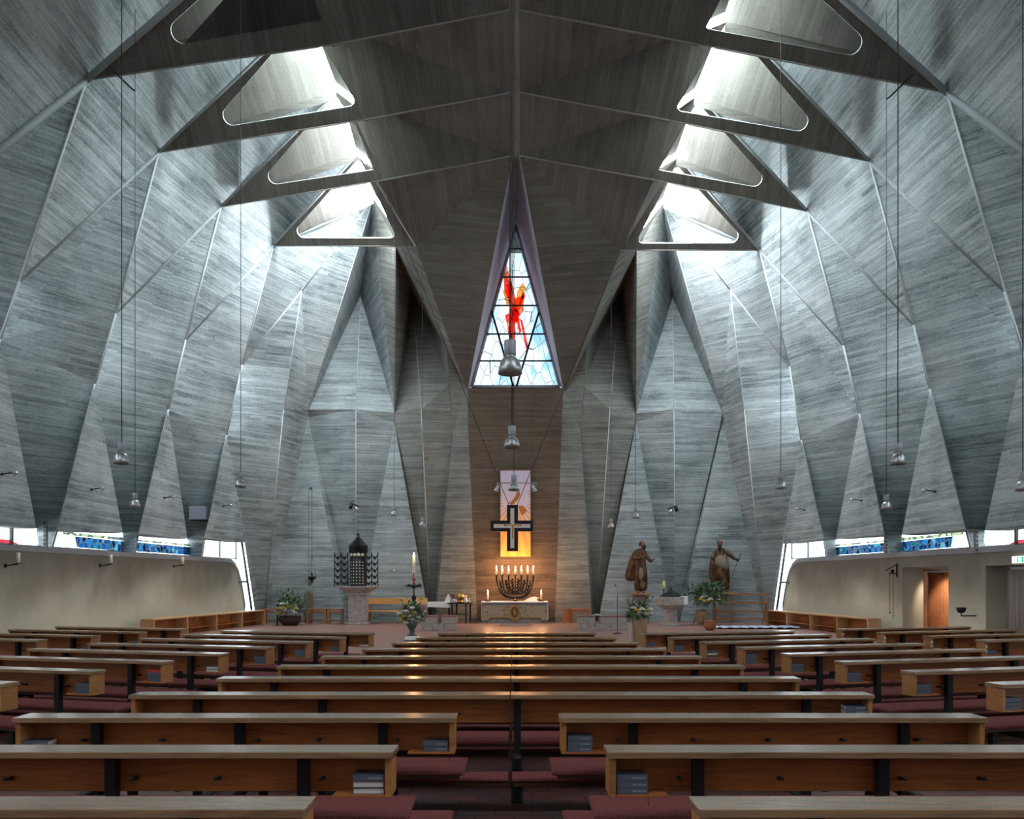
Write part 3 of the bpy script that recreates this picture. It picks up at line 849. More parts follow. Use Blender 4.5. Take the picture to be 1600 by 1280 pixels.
# ------------------------------------------------------------------ doors on the right
M['shade_wall'] = mat('shaded_vestibule_render', (.20, .19, .17), .9)  # darker than the nave render: shade of the recess put into the colour
jb = MB()
def quad(mb, *p): mb.poly([V(q) for q in p])
# splayed recess of the near-altar doorway
x1, x2 = XR(23.1), XR(20.9)
quad(jb, (x1, 23.1, 0), (12.75, 24.55, 0), (12.75, 24.55, 2.22), (x1, 23.1, 2.22))
quad(jb, (x1, 23.1, 2.22), (12.75, 24.55, 2.12), (12.75, 20.9, 2.12), (x2, 20.9, 2.22))
quad(jb, (x2, 20.9, 0), (12.75, 20.9, 0), (12.75, 20.9, 2.12), (x2, 20.9, 2.22))
x3, x4 = XR(19.4), XR(16.5)
quad(jb, (x3, 19.4, 0), (12.9, 20.6, 0), (12.9, 20.6, 2.12), (x3, 19.4, 2.2))
quad(jb, (x3, 19.4, 2.2), (12.9, 20.6, 2.12), (12.9, 16.3, 2.12), (x4, 16.5, 2.2))
quad(jb, (x4, 16.5, 0), (12.9, 16.3, 0), (12.9, 16.3, 2.12), (x4, 16.5, 2.2))
# dark lobby behind both
quad(jb, (12.75, 24.6, 0), (15.2, 24.6, 0), (15.2, 24.6, 2.6), (12.75, 24.6, 2.6))
quad(jb, (15.2, 24.6, 0), (15.2, 16.0, 0), (15.2, 16.0, 2.6), (15.2, 24.6, 2.6))
quad(jb, (12.75, 16.0, 0), (15.2, 16.0, 0), (15.2, 16.0, 2.6), (12.75, 16.0, 2.6))
quad(jb, (12.7, 16.0, 2.5), (15.2, 16.0, 2.5), (15.2, 24.6, 2.5), (12.7, 24.6, 2.5))
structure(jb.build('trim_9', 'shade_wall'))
d1 = MB()
# leaf of vertical boards with rails, standing ajar behind the opening
d1.box(12.62, 12.66, 22.55, 23.98, .02, 2.08)
for i in range(8):
    y = 22.58 + i * .172
    d1.box(12.600, 12.625, y + .014, y + .158, .86, 1.98)
    d1.box(12.600, 12.625, y + .014, y + .158, .06, .74)
d1.box(12.595, 12.63, 22.55, 23.98, .74, .86); d1.box(12.595, 12.63, 22.55, 23.98, 1.98, 2.08)
dr = structure(d1.build('door_1', 'door_wood'))
q = MB(); q.box(12.55, 12.67, 24.12, 24.30, 0, 2.1); q.build('door_jamb', 'door_wood', dr)
q = MB(); q.box(12.588, 12.597, 23.05, 23.35, 2.0, 2.03); q.build('door_closer', 'steel', dr)


# tall glazed openings in the side walls beside the viewer
M['sideglass'] = daylight('daylit_side_glass', (.95, .97, 1.), SIDE)
for s in (-1, 1):
    b = MB(); b.poly([V((s * 11.9, -.5, .9)), V((s * 11.9, 5.5, .9)), V((s * 11.9, 5.5, 2.5)), V((s * 11.9, -.5, 2.5))])
    structure(b.build('window_%d' % (50 + s), 'sideglass'))

l = bpy.data.lights.new('door_fill_spot', 'SPOT'); l.energy = 60; l.spot_size = 1.5; l.spot_blend = .6; l.shadow_soft_size = .08; l.color = (1., .80, .60)  # added spot that brightens the door leaf; no lamp stands here
lo = bpy.data.objects.new('door_fill_spot', l); COL.objects.link(lo); lo.location = (11.75, 22.6, 2.05)
lo.rotation_euler = (V((12.62, 22.95, .9)) - V((11.75, 22.6, 2.05))).to_track_quat('-Z', 'Y').to_euler()
# ------------------------------------------------------------------ pews
ORD = ['front', 'second', 'third', 'fourth', 'fifth', 'sixth', 'seventh', 'eighth', 'ninth', 'tenth', 'eleventh']
def mesh_of(mb, m):
    me = bpy.data.meshes.new('part'); mb.bm.to_mesh(me); mb.bm.free(); me.materials.append(M[m]); return me
PEG = MB()
PEG.tube([(0, 0, 0), (0, -.035, .002), (.0, -.06, .010)], [.013, .008, .007], 8); PEG.ball((0, -.066, .012), .013, (1, .8, 1), 10, 7)
PEG = mesh_of(PEG, 'dark_metal')
def pew(x0, x1, y, label, group, rz=0., pivot='l', joint=None, kneeler=True):
    """a bench seen from behind: book ledge, low back board, end cheeks, seat and a kneeler on steel posts.
    x runs along the bench, the people look along +y. pivot at x0 (l) or x1 (r)"""
    L = x1 - x0
    o = empty('pew', (0, 0, 0))
    if rz == 0: o.location = (x0, y, 0)
    else:
        o.rotation_euler = (0, 0, rz)
        if pivot == 'l': o.location = (x0, y, 0)
        else:
            o.location = (x1 - L * math.cos(rz), y - L * math.sin(rz), 0)
    tag(o, label, 'pew', group)
    j0 = .0 if joint != 'l' else -.0
    b = MB(); b.box(0, L, -.205, 0, .864, .90, .004); b.build('ledge', 'ledge', o)
    b = MB(); b.box(.03 if joint != 'l' else .0, L - (.03 if joint != 'r' else .0), -.045, -.012, .645, .862, .003); b.build('backrest', 'oak', o)
    if joint != 'l':
        b = MB(); b.box(.012, .048, -.185, -.005, .648, .862, .003); b.build('end_panel', 'oak_light', o)
        b = MB(); b.box(.048, .335, -.188, -.045, .648, .663, .002); b.build('book_shelf', 'oak', o)
    if joint != 'r':
        b = MB(); b.box(L - .048, L - .012, -.185, -.005, .648, .862, .003); b.build('end_panel', 'oak_light', o)
        b = MB(); b.box(L - .335, L - .048, -.188, -.045, .648, .663, .002); b.build('book_shelf', 'oak', o)
    # seat
    b = MB(); b.box(.0, L, .10, .52, .405, .432, .004); b.box(-.0, L, .47, .495, .34, .405); b.build('seat', 'oak_dark', o)
    b = MB(); b.box(-.04 if joint != 'l' else .01, L + (.04 if joint != 'r' else -.01), .08, .53, .433, .468, .012); b.build('seat_cushion', 'cushion', o)
    if kneeler:
        b = MB(); b.box(.02, L - .02, -.50, -.28, .225, .262, .004); b.build('kneeler', 'oak_dark', o)
        b = MB(); b.box(.01, L - .01, -.51, -.27, .263, .292, .010); b.build('kneeler_pad', 'cushion', o)
    posts = []
    if joint != 'l': posts.append(.52)
    else: posts.append(.055)
    if joint != 'r': posts.append(L - .52)
    else: posts.append(L - .055)
    if L > 3.0: posts.insert(1, L / 2)
    if joint == 'r': posts = posts[:-1]
    for p in posts:
        b = MB(); b.box(p - .03, p + .03, -.115, -.055, 0, .862)
        b.box(p - .03, p + .03, -.30, .46, .34, .40); b.box(p - .02, p + .02, -.48, -.12, .18, .222); b.box(p - .05, p + .05, -.16, .40, 0, .012)
        b.box(p - .028, p + .028, .40, .46, .012, .40)
        b.build('post', 'steel', o)
    n = max(1, int(round((L - .5) / .5)))
    for i in range(n):
        x = .42 + i * (L - .84) / max(1, n - 1) if n > 1 else L / 2
        if any(abs(x - p) < .07 for p in posts): x += .12
        c = bpy.data.objects.new('hook', PEG); COL.objects.link(c); c.parent = o; c.location = (x, -.045, .72)
    return o, L

# hymnals: one cover block with its pages, spine to the viewer or page edges to the viewer
def book_meshes():
    w, d, h = .17, .118, .0345
    a = MB(); a.box(0, w, 0, .006, 0, h, .002); a.box(0, w, 0, d, 0, .003); a.box(0, w, 0, d, h - .003, h)
    b = MB(); b.box(.003, w - .003, .005, d - .004, .003, h - .003)
    return (w, d, h), a, b
(bw, bd, bh), _a, _b = book_meshes()
COVER = mesh_of(_a, 'navy'); PAGES = mesh_of(_b, 'pages')
_a = MB(); _a.box(0, bw, 0, .006, 0, bh, .002); _a.box(0, bw, 0, bd, 0, .003); _a.box(0, bw, 0, bd, bh - .003, bh); COVER_R = mesh_of(_a, 'red_cover')
tx = bpy.data.curves.new('spine_text', 'FONT'); tx.body = 'GOTTESLOB'; tx.size = .013; tx.extrude = .0003; tx.align_x = 'RIGHT'
to = bpy.data.objects.new('spine_text', tx); COL.objects.link(to)
dg = bpy.context.evaluated_depsgraph_get(); TXT = bpy.data.meshes.new_from_object(to.evaluated_get(dg)); bpy.data.objects.remove(to)
TXT.materials.clear(); TXT.materials.append(M['print'])
_b = MB(); _b.tube([(0, 0, 0), (.004, -.012, -.012), (.002, -.016, -.045), (.008, -.014, -.075)], .0022, 4); RIB = mesh_of(_b, 'ribbon')
def book(parent_mtx, x, y, z, flip, cover, label, group, detail, jit):
    o = empty('hymnal'); 
    m = parent_mtx @ Matrix.Translation((x, y, z)) @ Matrix.Rotation(jit, 4, 'Z')
    if flip: m = m @ Matrix.Translation((bw, bd, 0)) @ Matrix.Rotation(PI, 4, 'Z')
    o.matrix_world = m; tag(o, label, 'book', group)
    c = bpy.data.objects.new('cover', COVER if cover == 'navy' else COVER_R); COL.objects.link(c); c.parent = o
    p = bpy.data.objects.new('pages', PAGES); COL.objects.link(p); p.parent = o
    if detail and not flip:
        t = bpy.data.objects.new('spine_print', TXT); COL.objects.link(t); t.parent = o
        t.location = (bw - .012, -.0012, .012); t.rotation_euler = (PI / 2, 0, 0)
        r = bpy.data.objects.new('ribbon', RIB); COL.objects.link(r); r.parent = o; r.location = (bw - .002, .02, .012)
    return o
POS = {1: ['single'], 2: ['upper', 'lower'], 3: ['topmost', 'middle', 'bottom'], 4: ['topmost', 'second', 'third', 'bottom']}
NUM = {1: 'one', 2: 'two', 3: 'three', 4: 'four'}
SIDE_CNT = {}
def stack(pw, L, end, n, where, flips=(), covers=None, detail=False, off=0., tagw=''):
    bpy.context.view_layer.update()
    mtx = pw.matrix_world.copy()
    x = .055 + off if end == 'l' else L - .055 - bw - off
    for i in range(n):
        # i counts from the bottom
        nm = POS[n][n - 1 - i]
        cv = (covers or {}).get(i, 'navy')
        col = 'navy' if cv == 'navy' else 'bright red'
        fl = i in flips
        kind = col + (' hymnal with its page edges out' if fl else ' hymnal')
        if n == 1: lab = 'lone %s, %s' % (kind, where)
        else: lab = '%s, %s of %s, %s' % (kind, nm, NUM[n], where)
        book(mtx, x + random.uniform(-.002, .003), -.176 + random.uniform(0, .004), .6635 + i * (bh + .0015), fl, cv, lab,
             'hymnals on the pew book shelves', detail, random.uniform(-.02, .02))

CG = 'oak pews of the centre block'
d_ = [3.43 + 1.075 * i for i in range(11)]
# front (nearest the altar) first
rows = [(10, -1.35, 1.45), (9, -1.60, 1.68), (8, -1.84, 1.88), (7, -2.08, 2.09), (6, -2.38, 2.32), (5, -2.60, 2.53), (4, -2.85, 2.75), (3, -3.16, 2.96)]
PW = {}
for n, (i, a, c) in enumerate(rows):
    if i >= 8:
        PW[('c', i)] = pew(a, c, d_[i], 'short oak pew, %s row of the centre block facing the altar' % ORD[n], CG)
    else:
        j = -.03
        PW[('cl', i)] = pew(a, j - .003, d_[i], 'oak pew, left half of the joined %s row, centre block' % ORD[n], CG, joint='r')
        PW[('cr', i)] = pew(j + .003, c, d_[i], 'oak pew, right half of the joined %s row, centre block' % ORD[n], CG, joint='l')
PW['Bl'] = pew(-3.43, -.395, d_[2], 'oak pew left of the middle gap, third row from the viewer', CG)
PW['Br'] = pew(.313, 3.24, d_[2], 'oak pew right of the middle gap, third row from the viewer', CG)
PW['Al'] = pew(-3.85, -.66, d_[1], 'oak pew left of the middle gap, second row from the viewer', CG)
PW['Ar'] = pew(.512, 3.62, d_[1], 'oak pew right of the middle gap, second row from the viewer', CG)
PW['Zl'] = pew(-4.1, -.86, d_[0], 'nearest oak pew at the bottom left, only its ledge in view', CG)
PW['Zr'] = pew(.76, 3.9, d_[0], 'nearest oak pew at the bottom right, only its ledge in view', CG)
AW = math.radians(13.5)
for s, nm in ((-1, 'left'), (1, 'right')):
    for i in range(8):
        x = 2.50 + .30 * i; y = 14.15 - .975 * i
        lab = 'angled oak pew, %s row from the altar in the inner %s block' % (ORD[i], nm)
        if s < 0: PW[('l', i)] = pew(-x - 3.0, -x, y, lab, 'angled pews of the inner left block', -AW, 'r')
        else: PW[('r', i)] = pew(x - .25, x + 2.75, y - .05, lab, 'angled pews of the inner right block', AW, 'l')
    for i in range(4):
        x = 6.35 + .36 * i; y = 15.35 - .93 * i
        lab = 'angled oak pew, %s row from the altar in the outer %s block' % (ORD[i], nm)
        if s < 0: PW[('l2', i)] = pew(-x - 3.05, -x, y, lab, 'angled pews of the outer left block', -AW * 1.2, 'r')
        else: PW[('r2', i)] = pew(x - .1, x + 3.0, y - .05, lab, 'angled pews of the outer right block', AW * 1.2, 'l')

def st(key, end, n, where, **kw): stack(PW[key][0], PW[key][1], end, n, where, **kw)
st('Al', 'r', 3, 'left of gap, second row', flips=(0, 1), detail=True)
st('Ar', 'l', 3, 'right of the gap, second row from the viewer', detail=True)
st('Bl', 'r', 2, 'left of the gap, third row from the viewer', detail=True)
st('Br', 'l', 3, 'right of the gap, third row from the viewer', detail=True)
st('Bl', 'l', 2, 'outer left end, third row from the viewer', detail=True)
st('Br', 'r', 1, 'outer right end, third row from the viewer', detail=True)
st(('cl', 3), 'l', 2, 'left end, eighth centre row from the altar', detail=True)
st(('cr', 3), 'r', 4, 'right end, eighth centre row from the altar', detail=True)
st(('cr', 4), 'r', 3, 'right end, seventh centre row from the altar')
st(('cl', 5), 'l', 2, 'left end, sixth centre row from the altar')
st(('l', 7), 'r', 3, 'aisle end, eighth inner left pew')
st(('l', 6), 'r', 3, 'aisle end, seventh inner left pew')
st(('l', 5), 'r', 4, 'aisle end, sixth inner left pew', covers={3: 'red'})
st(('l', 4), 'r', 2, 'aisle end, fifth inner left pew', flips=(0, 1))
st(('l', 3), 'r', 3, 'aisle end, fourth inner left pew')
st(('l', 2), 'r', 3, 'aisle end, third inner left pew')
st(('l', 1), 'r', 2, 'aisle end, second inner left pew')
st(('l', 0), 'r', 1, 'aisle end, first inner left pew', flips=(0,))
st(('l2', 0), 'r', 1, 'aisle end, first outer left pew')
st(('l2', 1), 'r', 2, 'aisle end, second outer left pew')
st(('l2', 2), 'r', 2, 'aisle end, third outer left pew')
st(('l2', 3), 'r', 2, 'aisle end, fourth outer left pew')
st(('r', 0), 'l', 2, 'aisle end, first inner right pew')
st(('r', 1), 'l', 3, 'aisle end, second inner right pew')
st(('r', 2), 'l', 3, 'aisle end, third inner right pew', flips=(1,))
st(('r', 3), 'l', 4, 'aisle end, fourth inner right pew')
st(('r', 4), 'l', 3, 'aisle end, fifth inner right pew')
st(('r', 5), 'l', 3, 'aisle end, sixth inner right pew')
st(('r', 6), 'l', 3, 'aisle end, seventh inner right pew')
st(('r', 7), 'l', 3, 'aisle end, eighth inner right pew')
st(('r2', 1), 'l', 1, 'aisle end, second outer right pew')
st(('r2', 2), 'l', 1, 'aisle end, third outer right pew', flips=(0,))
st(('r2', 3), 'l', 2, 'aisle end, fourth outer right pew')
# small notices taped to the aisle cheeks of the outer right pews
for i in range(4):
    o, L = PW[('r2', i)]
    b = MB(); b.box(.0135, .0465, -.1875, -.1855, .72, .82); n_ = b.build('notice', 'notice' if 'notice' in M else 'white')
    n_.name = 'notice'; bpy.context.view_layer.update(); 
    b2 = MB(); b2.box(.018, .042, -.1885, -.1875, .74, .785); k_ = b2.build('picture', 'navy', n_)
    n_.parent = None; n_.matrix_world = o.matrix_world.copy()
    tag(n_, 'small blue and white notice on the aisle cheek of the %s outer right pew' % ('first' if i == 0 else ORD[i]), 'notice', 'notices on the outer right pews')

# ------------------------------------------------------------------ things in the sanctuary
ZP = .15
def rotz(a): return Matrix.Rotation(a, 4, 'Z')
def XZ(px, py, d): p = P(px, py, d); return p.x, p.z

# altar -----------------------------------------------------------
al = empty('altar', (.03, 31.0, ZP)); tag(al, 'broad altar table with white cloth and embroidered red and gold frontal', 'altar')
b = MB(); b.box(-1.27, 1.27, .06, .86, 0, .80, .01); b.build('altar_block', 'stone', al)
b = MB(); b.box(-1.32, 1.32, .0, .92, .80, .86, .01)
for s in (-1, 1): b.box(s * 1.305 - .012, s * 1.305 + .012, .0, .92, .12, .80, .004)
b.build('altar_cloth', 'white', al)
def frontal_mat():
    m = mat('embroidered_cream', (.55, .48, .36), .85, spec=.1); t = NT(m)
    tc = t.n('ShaderNodeTexCoord').outputs['Object']
    v = t.n('ShaderNodeTexVoronoi', Scale=10.); t.l(tc, v.inputs[0]); v.inputs['Randomness'].default_value = .55
    sp = t.n('ShaderNodeSeparateColor'); t.l(v.outputs['Color'], sp.inputs[0])
    w = t.n('ShaderNodeTexWave', Scale=5., Distortion=16., Detail=2.); t.l(tc, w.inputs[0])
    dot = t.math('LESS_THAN', v.outputs['Distance'], .36)
    red = t.math('MULTIPLY', dot, t.math('GREATER_THAN', sp.outputs[0], .45))
    dk = t.math('MULTIPLY', dot, t.math('LESS_THAN', sp.outputs[0], .45))
    curl = t.ramp(w.outputs[1], [(.42, (0, 0, 0)), (.5, (1, 1, 1)), (.58, (0, 0, 0))])
    c = t.mix(curl, (.36, .29, .20), (.12, .075, .035)); c = t.mix(dk, c, (.10, .09, .05)); c = t.mix(red, c, (.40, .05, .05))
    t.l(c, t.b.inputs['Base Color']); return m
M['frontal'] = frontal_mat()
b = MB(); b.prism([(-1.28, .14), (-1.06, .14), (-1.0, .24), (-.18, .24), (0, .05), (.18, .24), (1.0, .24), (1.06, .14), (1.28, .14), (1.28, .70), (-1.28, .70)], -.03, -.008)
fo = b.build('frontal', 'frontal', al)
b = MB()
for a, c in (((-1.28, .125), (-1.05, .125)), ((-1.05, .125), (-.99, .225)), ((-.99, .225), (-.19, .225)), ((-.19, .225), (0, .03)), ((0, .03), (.19, .225)), ((.19, .225), (.99, .225)), ((.99, .225), (1.05, .125)), ((1.05, .125), (1.28, .125))):
    b.tube([(a[0], -.035, a[1]), (c[0], -.035, c[1])], .016, 6)
b.build('gold_fringe', 'gold', fo)
b = MB(); b.box(-1.27, 1.27, -.036, -.02, .72, .775); b.build('dark_band', 'stone_dark', fo)
b = MB(); b.prism([(0, .08), (.16, .28), (.21, .44), (.16, .60), (0, .76), (-.16, .60), (-.21, .44), (-.16, .28)], -.05, -.03)
md = b.build('medallion', 'gold', fo)
M['medal'] = mat('dark_medallion', (.10, .05, .03), .6)
b = MB(); b.prism([(.15 * math.cos(t), .44 + .21 * math.sin(t)) for t in [i * PI / 10 for i in range(20)]], -.062, -.05); b.build('medallion_field', 'medal', md)
b = MB(); b.prism([(.05 * math.cos(t) - .02 * math.sin(3 * t), .44 + .14 * math.sin(t)) for t in [i * PI / 10 for i in range(20)]], -.07, -.062); b.build('embroidered_figure', 'gold', md)
# menorah ---------------------------------------------------------
AT = ZP + .86
mn = empty('menorah', (.055, 31.35, AT)); tag(mn, 'black seven branched candelabrum with lit candles standing on the altar', 'candelabrum')
b = MB(); b.lathe([(0, 0), (.10, 0), (.10, .015), (.03, .04), (.022, .06), (.022, .22), (.03, .24), (.022, .26), (.022, 1.02)], 14)
xs = [-.75, -.52, -.265, 0, .245, .49, .72]
for i, x in enumerate(xs):
    if i == 3: continue
    k = abs(i - 3)
    bot = .52 - .12 * k
    pts = []
    for j in range(13):
        t = j / 12; a = t * PI / 2
        pts.append((x * math.sin(a) ** .75, 0, bot + (1.0 - bot) * (1 - math.cos(a)) ** 1.5 if k < 3 else .12 + .88 * (1 - math.cos(a)) ** 1.2))
    b.tube(pts, .034, 6)
for xx, bt in ((-.63, .16), (-.39, .34), (-.13, .52), (.13, .52), (.37, .34), (.6, .16)):
    b.tube([(xx * math.sin(j / 10 * PI / 2) ** .8, 0, bt + (.86 - bt) * (1 - math.cos(j / 10 * PI / 2)) ** 1.35) for j in range(11)], .026, 6)
for i in range(3):
    for s in (-1, 1):
        for j in range(4):
            t = (j + .8) / 5; k = i + .5
            x = s * (.12 + .25 * i) * (.55 + .5 * t) + s * .02; z = .28 + .10 * (2 - i) * .6 + t * .58 * (1 - .05 * i)
            R = Matrix.Rotation(s * (-.7 + .2 * i), 4, 'Y')
            b.ball((x, 0, z), .075, (.5, .25, 1.25), 8, 6, R)
for x in xs: b.lathe([(0, .98), (.02, .98), (.05, 1.02), (.055, 1.04), (0, 1.04)], 10, (x, 0, 0))
b.build('branches', 'iron', mn)
b = MB(); b.lathe([(.026, .06), (.03, .10), (.026, .24)], 12); b.build('chrome_stem', 'chrome', mn)
def candle(par, x, y, z, r, h, fl=True, es=1.):
    b = MB(); b.lathe([(0, 0), (r, 0), (r, h - .006), (r * .8, h), (0, h - .01)], 14, (x, y, z)); c = b.build('candle', 'wax', par)
    if fl:
        k = max(1., r / .022) * .9
        b = MB(); b.lathe([(0, 0), (.009 * k, .012 * k), (.013 * k, .03 * k), (.008 * k, .06 * k), (0, .09 * k)], 10, (x, y, z + h)); b.build('flame', 'flame', c)
    return c
for x in xs: candle(mn, x, 0, 1.04, .038, .25)
# two altar candles
for x, w_ in ((-1.035, 'left'), (1.085, 'right')):
    e = empty('altar_candle', (x + .0, 31.22, AT)); tag(e, 'lit white candle on a low black foot, %s end of the altar' % w_, 'candle', 'candles on the altar')
    b = MB(); b.lathe([(0, 0), (.12, 0), (.12, .02), (.06, .04), (.05, .06), (0, .06)], 16); b.build('foot', 'iron', e)
    candle(e, 0, 0, .06, .036, .27)
b = MB()
pts = [(0, 0), (.62, 0), (.66, .05), (.58, .13), (.42, .17), (.25, .15), (.08, .07), (0, .02)]
b.prism(pts, 0, .34); o = b.build('missal', 'white'); o.location = (.42, 31.3, AT)
bv = o.modifiers.new('b', 'BEVEL'); bv.width = .02; bv.segments = 2
tag(o, 'open missal draped in white lying on the right part of the altar', 'book')
b = MB(); b.box(.5, .63, -.02, 0, .03, .12, .003); q = b.build('book_cover', 'oak', o)
# hanging cross -----------------------------------------------------
DC = 25.2; sx = DC / F
cr = empty('hanging_cross', P(801, 821, DC)); tag(cr, 'black framed cross with pale inlay hanging on two cables before the banner', 'cross')
def pxr(x0, x1, y0, y1): return ((x0 - 801) * sx, (x1 - 801) * sx, (821 - y1) * sx, (821 - y0) * sx)
b = MB()
vx0, vx1, vz0, vz1 = pxr(792, 809.5, 789, 861.5); hx0, hx1, hz0, hz1 = pxr(766.5, 833, 813.5, 830.5)
b.prism([(vx0, vz0), (vx1, vz0), (vx1, hz0), (hx1, hz0), (hx1, hz1), (vx1, hz1), (vx1, vz1), (vx0, vz1), (vx0, hz1), (hx0, hz1), (hx0, hz0), (vx0, hz0)], 0, .09)
b.build('cross_body', 'steel', cr)
M['inlay'] = mat('pale_enamel', (.72, .64, .62), .5)
b = MB(); a = pxr(797.5, 803.5, 794.5, 856.5); c = pxr(771.5, 828.5, 819, 825)
b.box(a[0], a[1], -.012, 0, a[2], a[3]); b.box(c[0], c[1], -.0115, 0, c[2], c[3]); b.build('inlay', 'inlay', cr)
b = MB(); b.ball((0, -.015, 0), .05, (1, .4, 1)); b.box(-.022, .022, -.03, -.012, -.42, -.04, .006); b.box(-.25, .25, -.024, -.012, -.012, .018, .004); b.build('corpus', 'brass', cr)
b = MB()
for x in (-.24, .24): b.ball((x, -.02, .005), .035, (1.2, .5, .7))
b.build('garnet', 'red_cover', cr)
b = MB()
for px0, px1, pa in ((795, 587, 262), (808, 1021, 264)):
    e = P(px1, pa, 25.0) - cr.location; b.tube([V(((px0 - 801) * sx, .03, vz1)), e], .012, 6)
b.build('suspension_cable', 'cable', cr)
# banner ---------------------------------------------------------------
DB = 32.02
def banner_mat():
    m = mat('painted_banner', (.7, .6, .6), .9, spec=.1); t = NT(m)
    tc = t.n('ShaderNodeTexCoord').outputs['Object']
    sp = t.n('ShaderNodeSeparateXYZ'); t.l(tc, sp.inputs[0])
    base = t.ramp(t.math('DIVIDE', sp.outputs[2], 3.5), [(.05, (.80, .38, .12)), (.28, (.85, .45, .17)), (.42, (.80, .55, .38)), (.55, (.70, .60, .68)), (1., (.62, .55, .72))])
    # rays fanning out from a point near the top third
    dx = sp.outputs[0]; dz = t.math('SUBTRACT', 2.35, sp.outputs[2])
    ang = t.math('ARCTAN2', dx, dz)
    ray = t.math('SINE', t.math('MULTIPLY', ang, 34.))
    far = t.math('GREATER_THAN', t.math('ADD', t.math('MULTIPLY', dx, dx), t.math('MULTIPLY', dz, dz)), .30)
    below = t.math('GREATER_THAN', dz, -.35)
    k = t.math('MULTIPLY', t.math('MULTIPLY', t.math('GREATER_THAN', ray, .1), far), below)
    c = t.mix(t.math('MULTIPLY', k, .65), base, (.62, .30, .06))
    w = t.n('ShaderNodeTexWave', Scale=1.1, Distortion=9., Detail=1.); t.l(tc, w.inputs[0])
    ln = t.ramp(w.outputs[1], [(.475, (0, 0, 0)), (.5, (1, 1, 1)), (.525, (0, 0, 0))])
    up = t.math('GREATER_THAN', sp.outputs[2], 2.3)
    c = t.mix(t.math('MULTIPLY', t.math('MULTIPLY', ln, up), .7), c, (.28, .20, .38))
    t.l(c, t.b.inputs['Base Color']); return m
M['banner'] = banner_mat()
x0, zt_ = XZ(782, 735, DB); x1_, zb_ = XZ(829, 870, DB)
bn = empty('banner', ((x0 + x1_) / 2, DB, zb_)); tag(bn, 'tall lilac and orange painted banner hanging behind the cross', 'banner')
hw = (x1_ - x0) / 2; hh = zt_ - zb_
b = MB(); b.box(-hw, hw, 0, .008, 0, hh); b.build('cloth', 'banner', bn)
b = MB(); b.tube([(-hw - .06, 0, hh), (hw + .06, 0, hh)], .014, 8); b.tube([(-hw - .06, 0, hh), (-hw - .18, .1, hh + .08)], .006, 5); b.tube([(hw + .06, 0, hh), (hw + .18, .1, hh + .08)], .006, 5)
b.build('rod', 'oak_light', bn)
M['rust'] = mat('rust_paint', (.45, .15, .03), .9)
b = MB()
def bp(x, y): p = P(x, y, DB); return (p.x - bn.location.x, p.z - zb_)
b.prism([bp(*q) for q in ((794, 787), (800, 783), (805, 776), (808, 768), (812, 769), (813, 774), (809, 781), (803, 788), (799, 789))], -.006, 0)
b.prism([bp(*q) for q in ((810, 791), (816, 790), (821, 794), (823, 799), (819, 803), (815, 806), (812, 799))], -.006, 0)
b.build('painted_feather', 'rust', bn)
# spotlight bar in front of the banner
sb = empty('spotlight_bar', P(805, 755, 26.4)); tag(sb, 'slim metal bar with two small spotlights hung level with the banner top', 'spotlight')
k = 26.4 / F
b = MB(); b.box(-30 * k, 34 * k, -.02, .02, -.02, .02, .004); b.build('bar', 'alu', sb)
for x in (-26, 27):
    b = MB(); b.lathe([(0, .0), (.05, -.0), (.055, -.14), (.085, -.24), (.08, -.25), (0, -.2)], 14, (x * k, 0, -.04), Matrix.Rotation(.35 * (1 if x < 0 else -1), 4, 'Y')); b.build('spotlight', 'alu', sb)
b = MB()
for x in (-24, 26): b.tube([(x * k, 0, .02), (x * k, 0, 10.5)], .004, 4)
b.build('wire', 'cable', sb)
# stone blocks flanking the altar steps
def blocks(x0, x1, lab, split):
    o = empty('stone_bench', ((x0 + x1) / 2, 26.3, ZP)); tag(o, lab, 'stone bench'); w = (x1 - x0) / 2
    n = 3; 
    b = MB()
    for i in range(n):
        a = -w + 2 * w * i / n; b.box(a + .006, a + 2 * w / n - .006, 0, .5, 0, .235, .008)
    b.build('lower_course', 'stone', o)
    M_t = 'stone_red'
    for (a, c) in split:
        b = MB(); b.box(a * w, c * w, .0, .48, .24, .46, .008); q = b.build('upper_block', 'stone', o)
        b = MB(); b.box(a * w - .01, c * w + .01, -.01, .49, .46, .505, .006); b.build('red_top', M_t, q)
    return o
M['stone_red'] = mat('red_sandstone', (.25, .12, .10), .8)
blocks(-3.14, -1.92, 'low sandstone block bench left of the altar', ((-1, -.08), (.2, 1)))
blocks(2.14, 3.80, 'low sandstone block bench right of the altar', ((-1, -.3), (-.1, .95)))
b = MB(); b.lathe([(0, 0), (.17, 0), (.17, .02), (.0, .07)], 4, (2.8, 26.5, ZP + .505)); 
o = b.build('pointed_capstone', 'stone'); tag(o, 'small pointed capstone on the right sandstone bench', 'stone')
b = MB(); b.box(-.6, .6, 0, 1.3, 0, .012, .003); o = b.build('doormat', 'navy'); o.location = (.05, 29.3, ZP); tag(o, 'dark blue grey mat on the floor in front of the altar', 'mat')

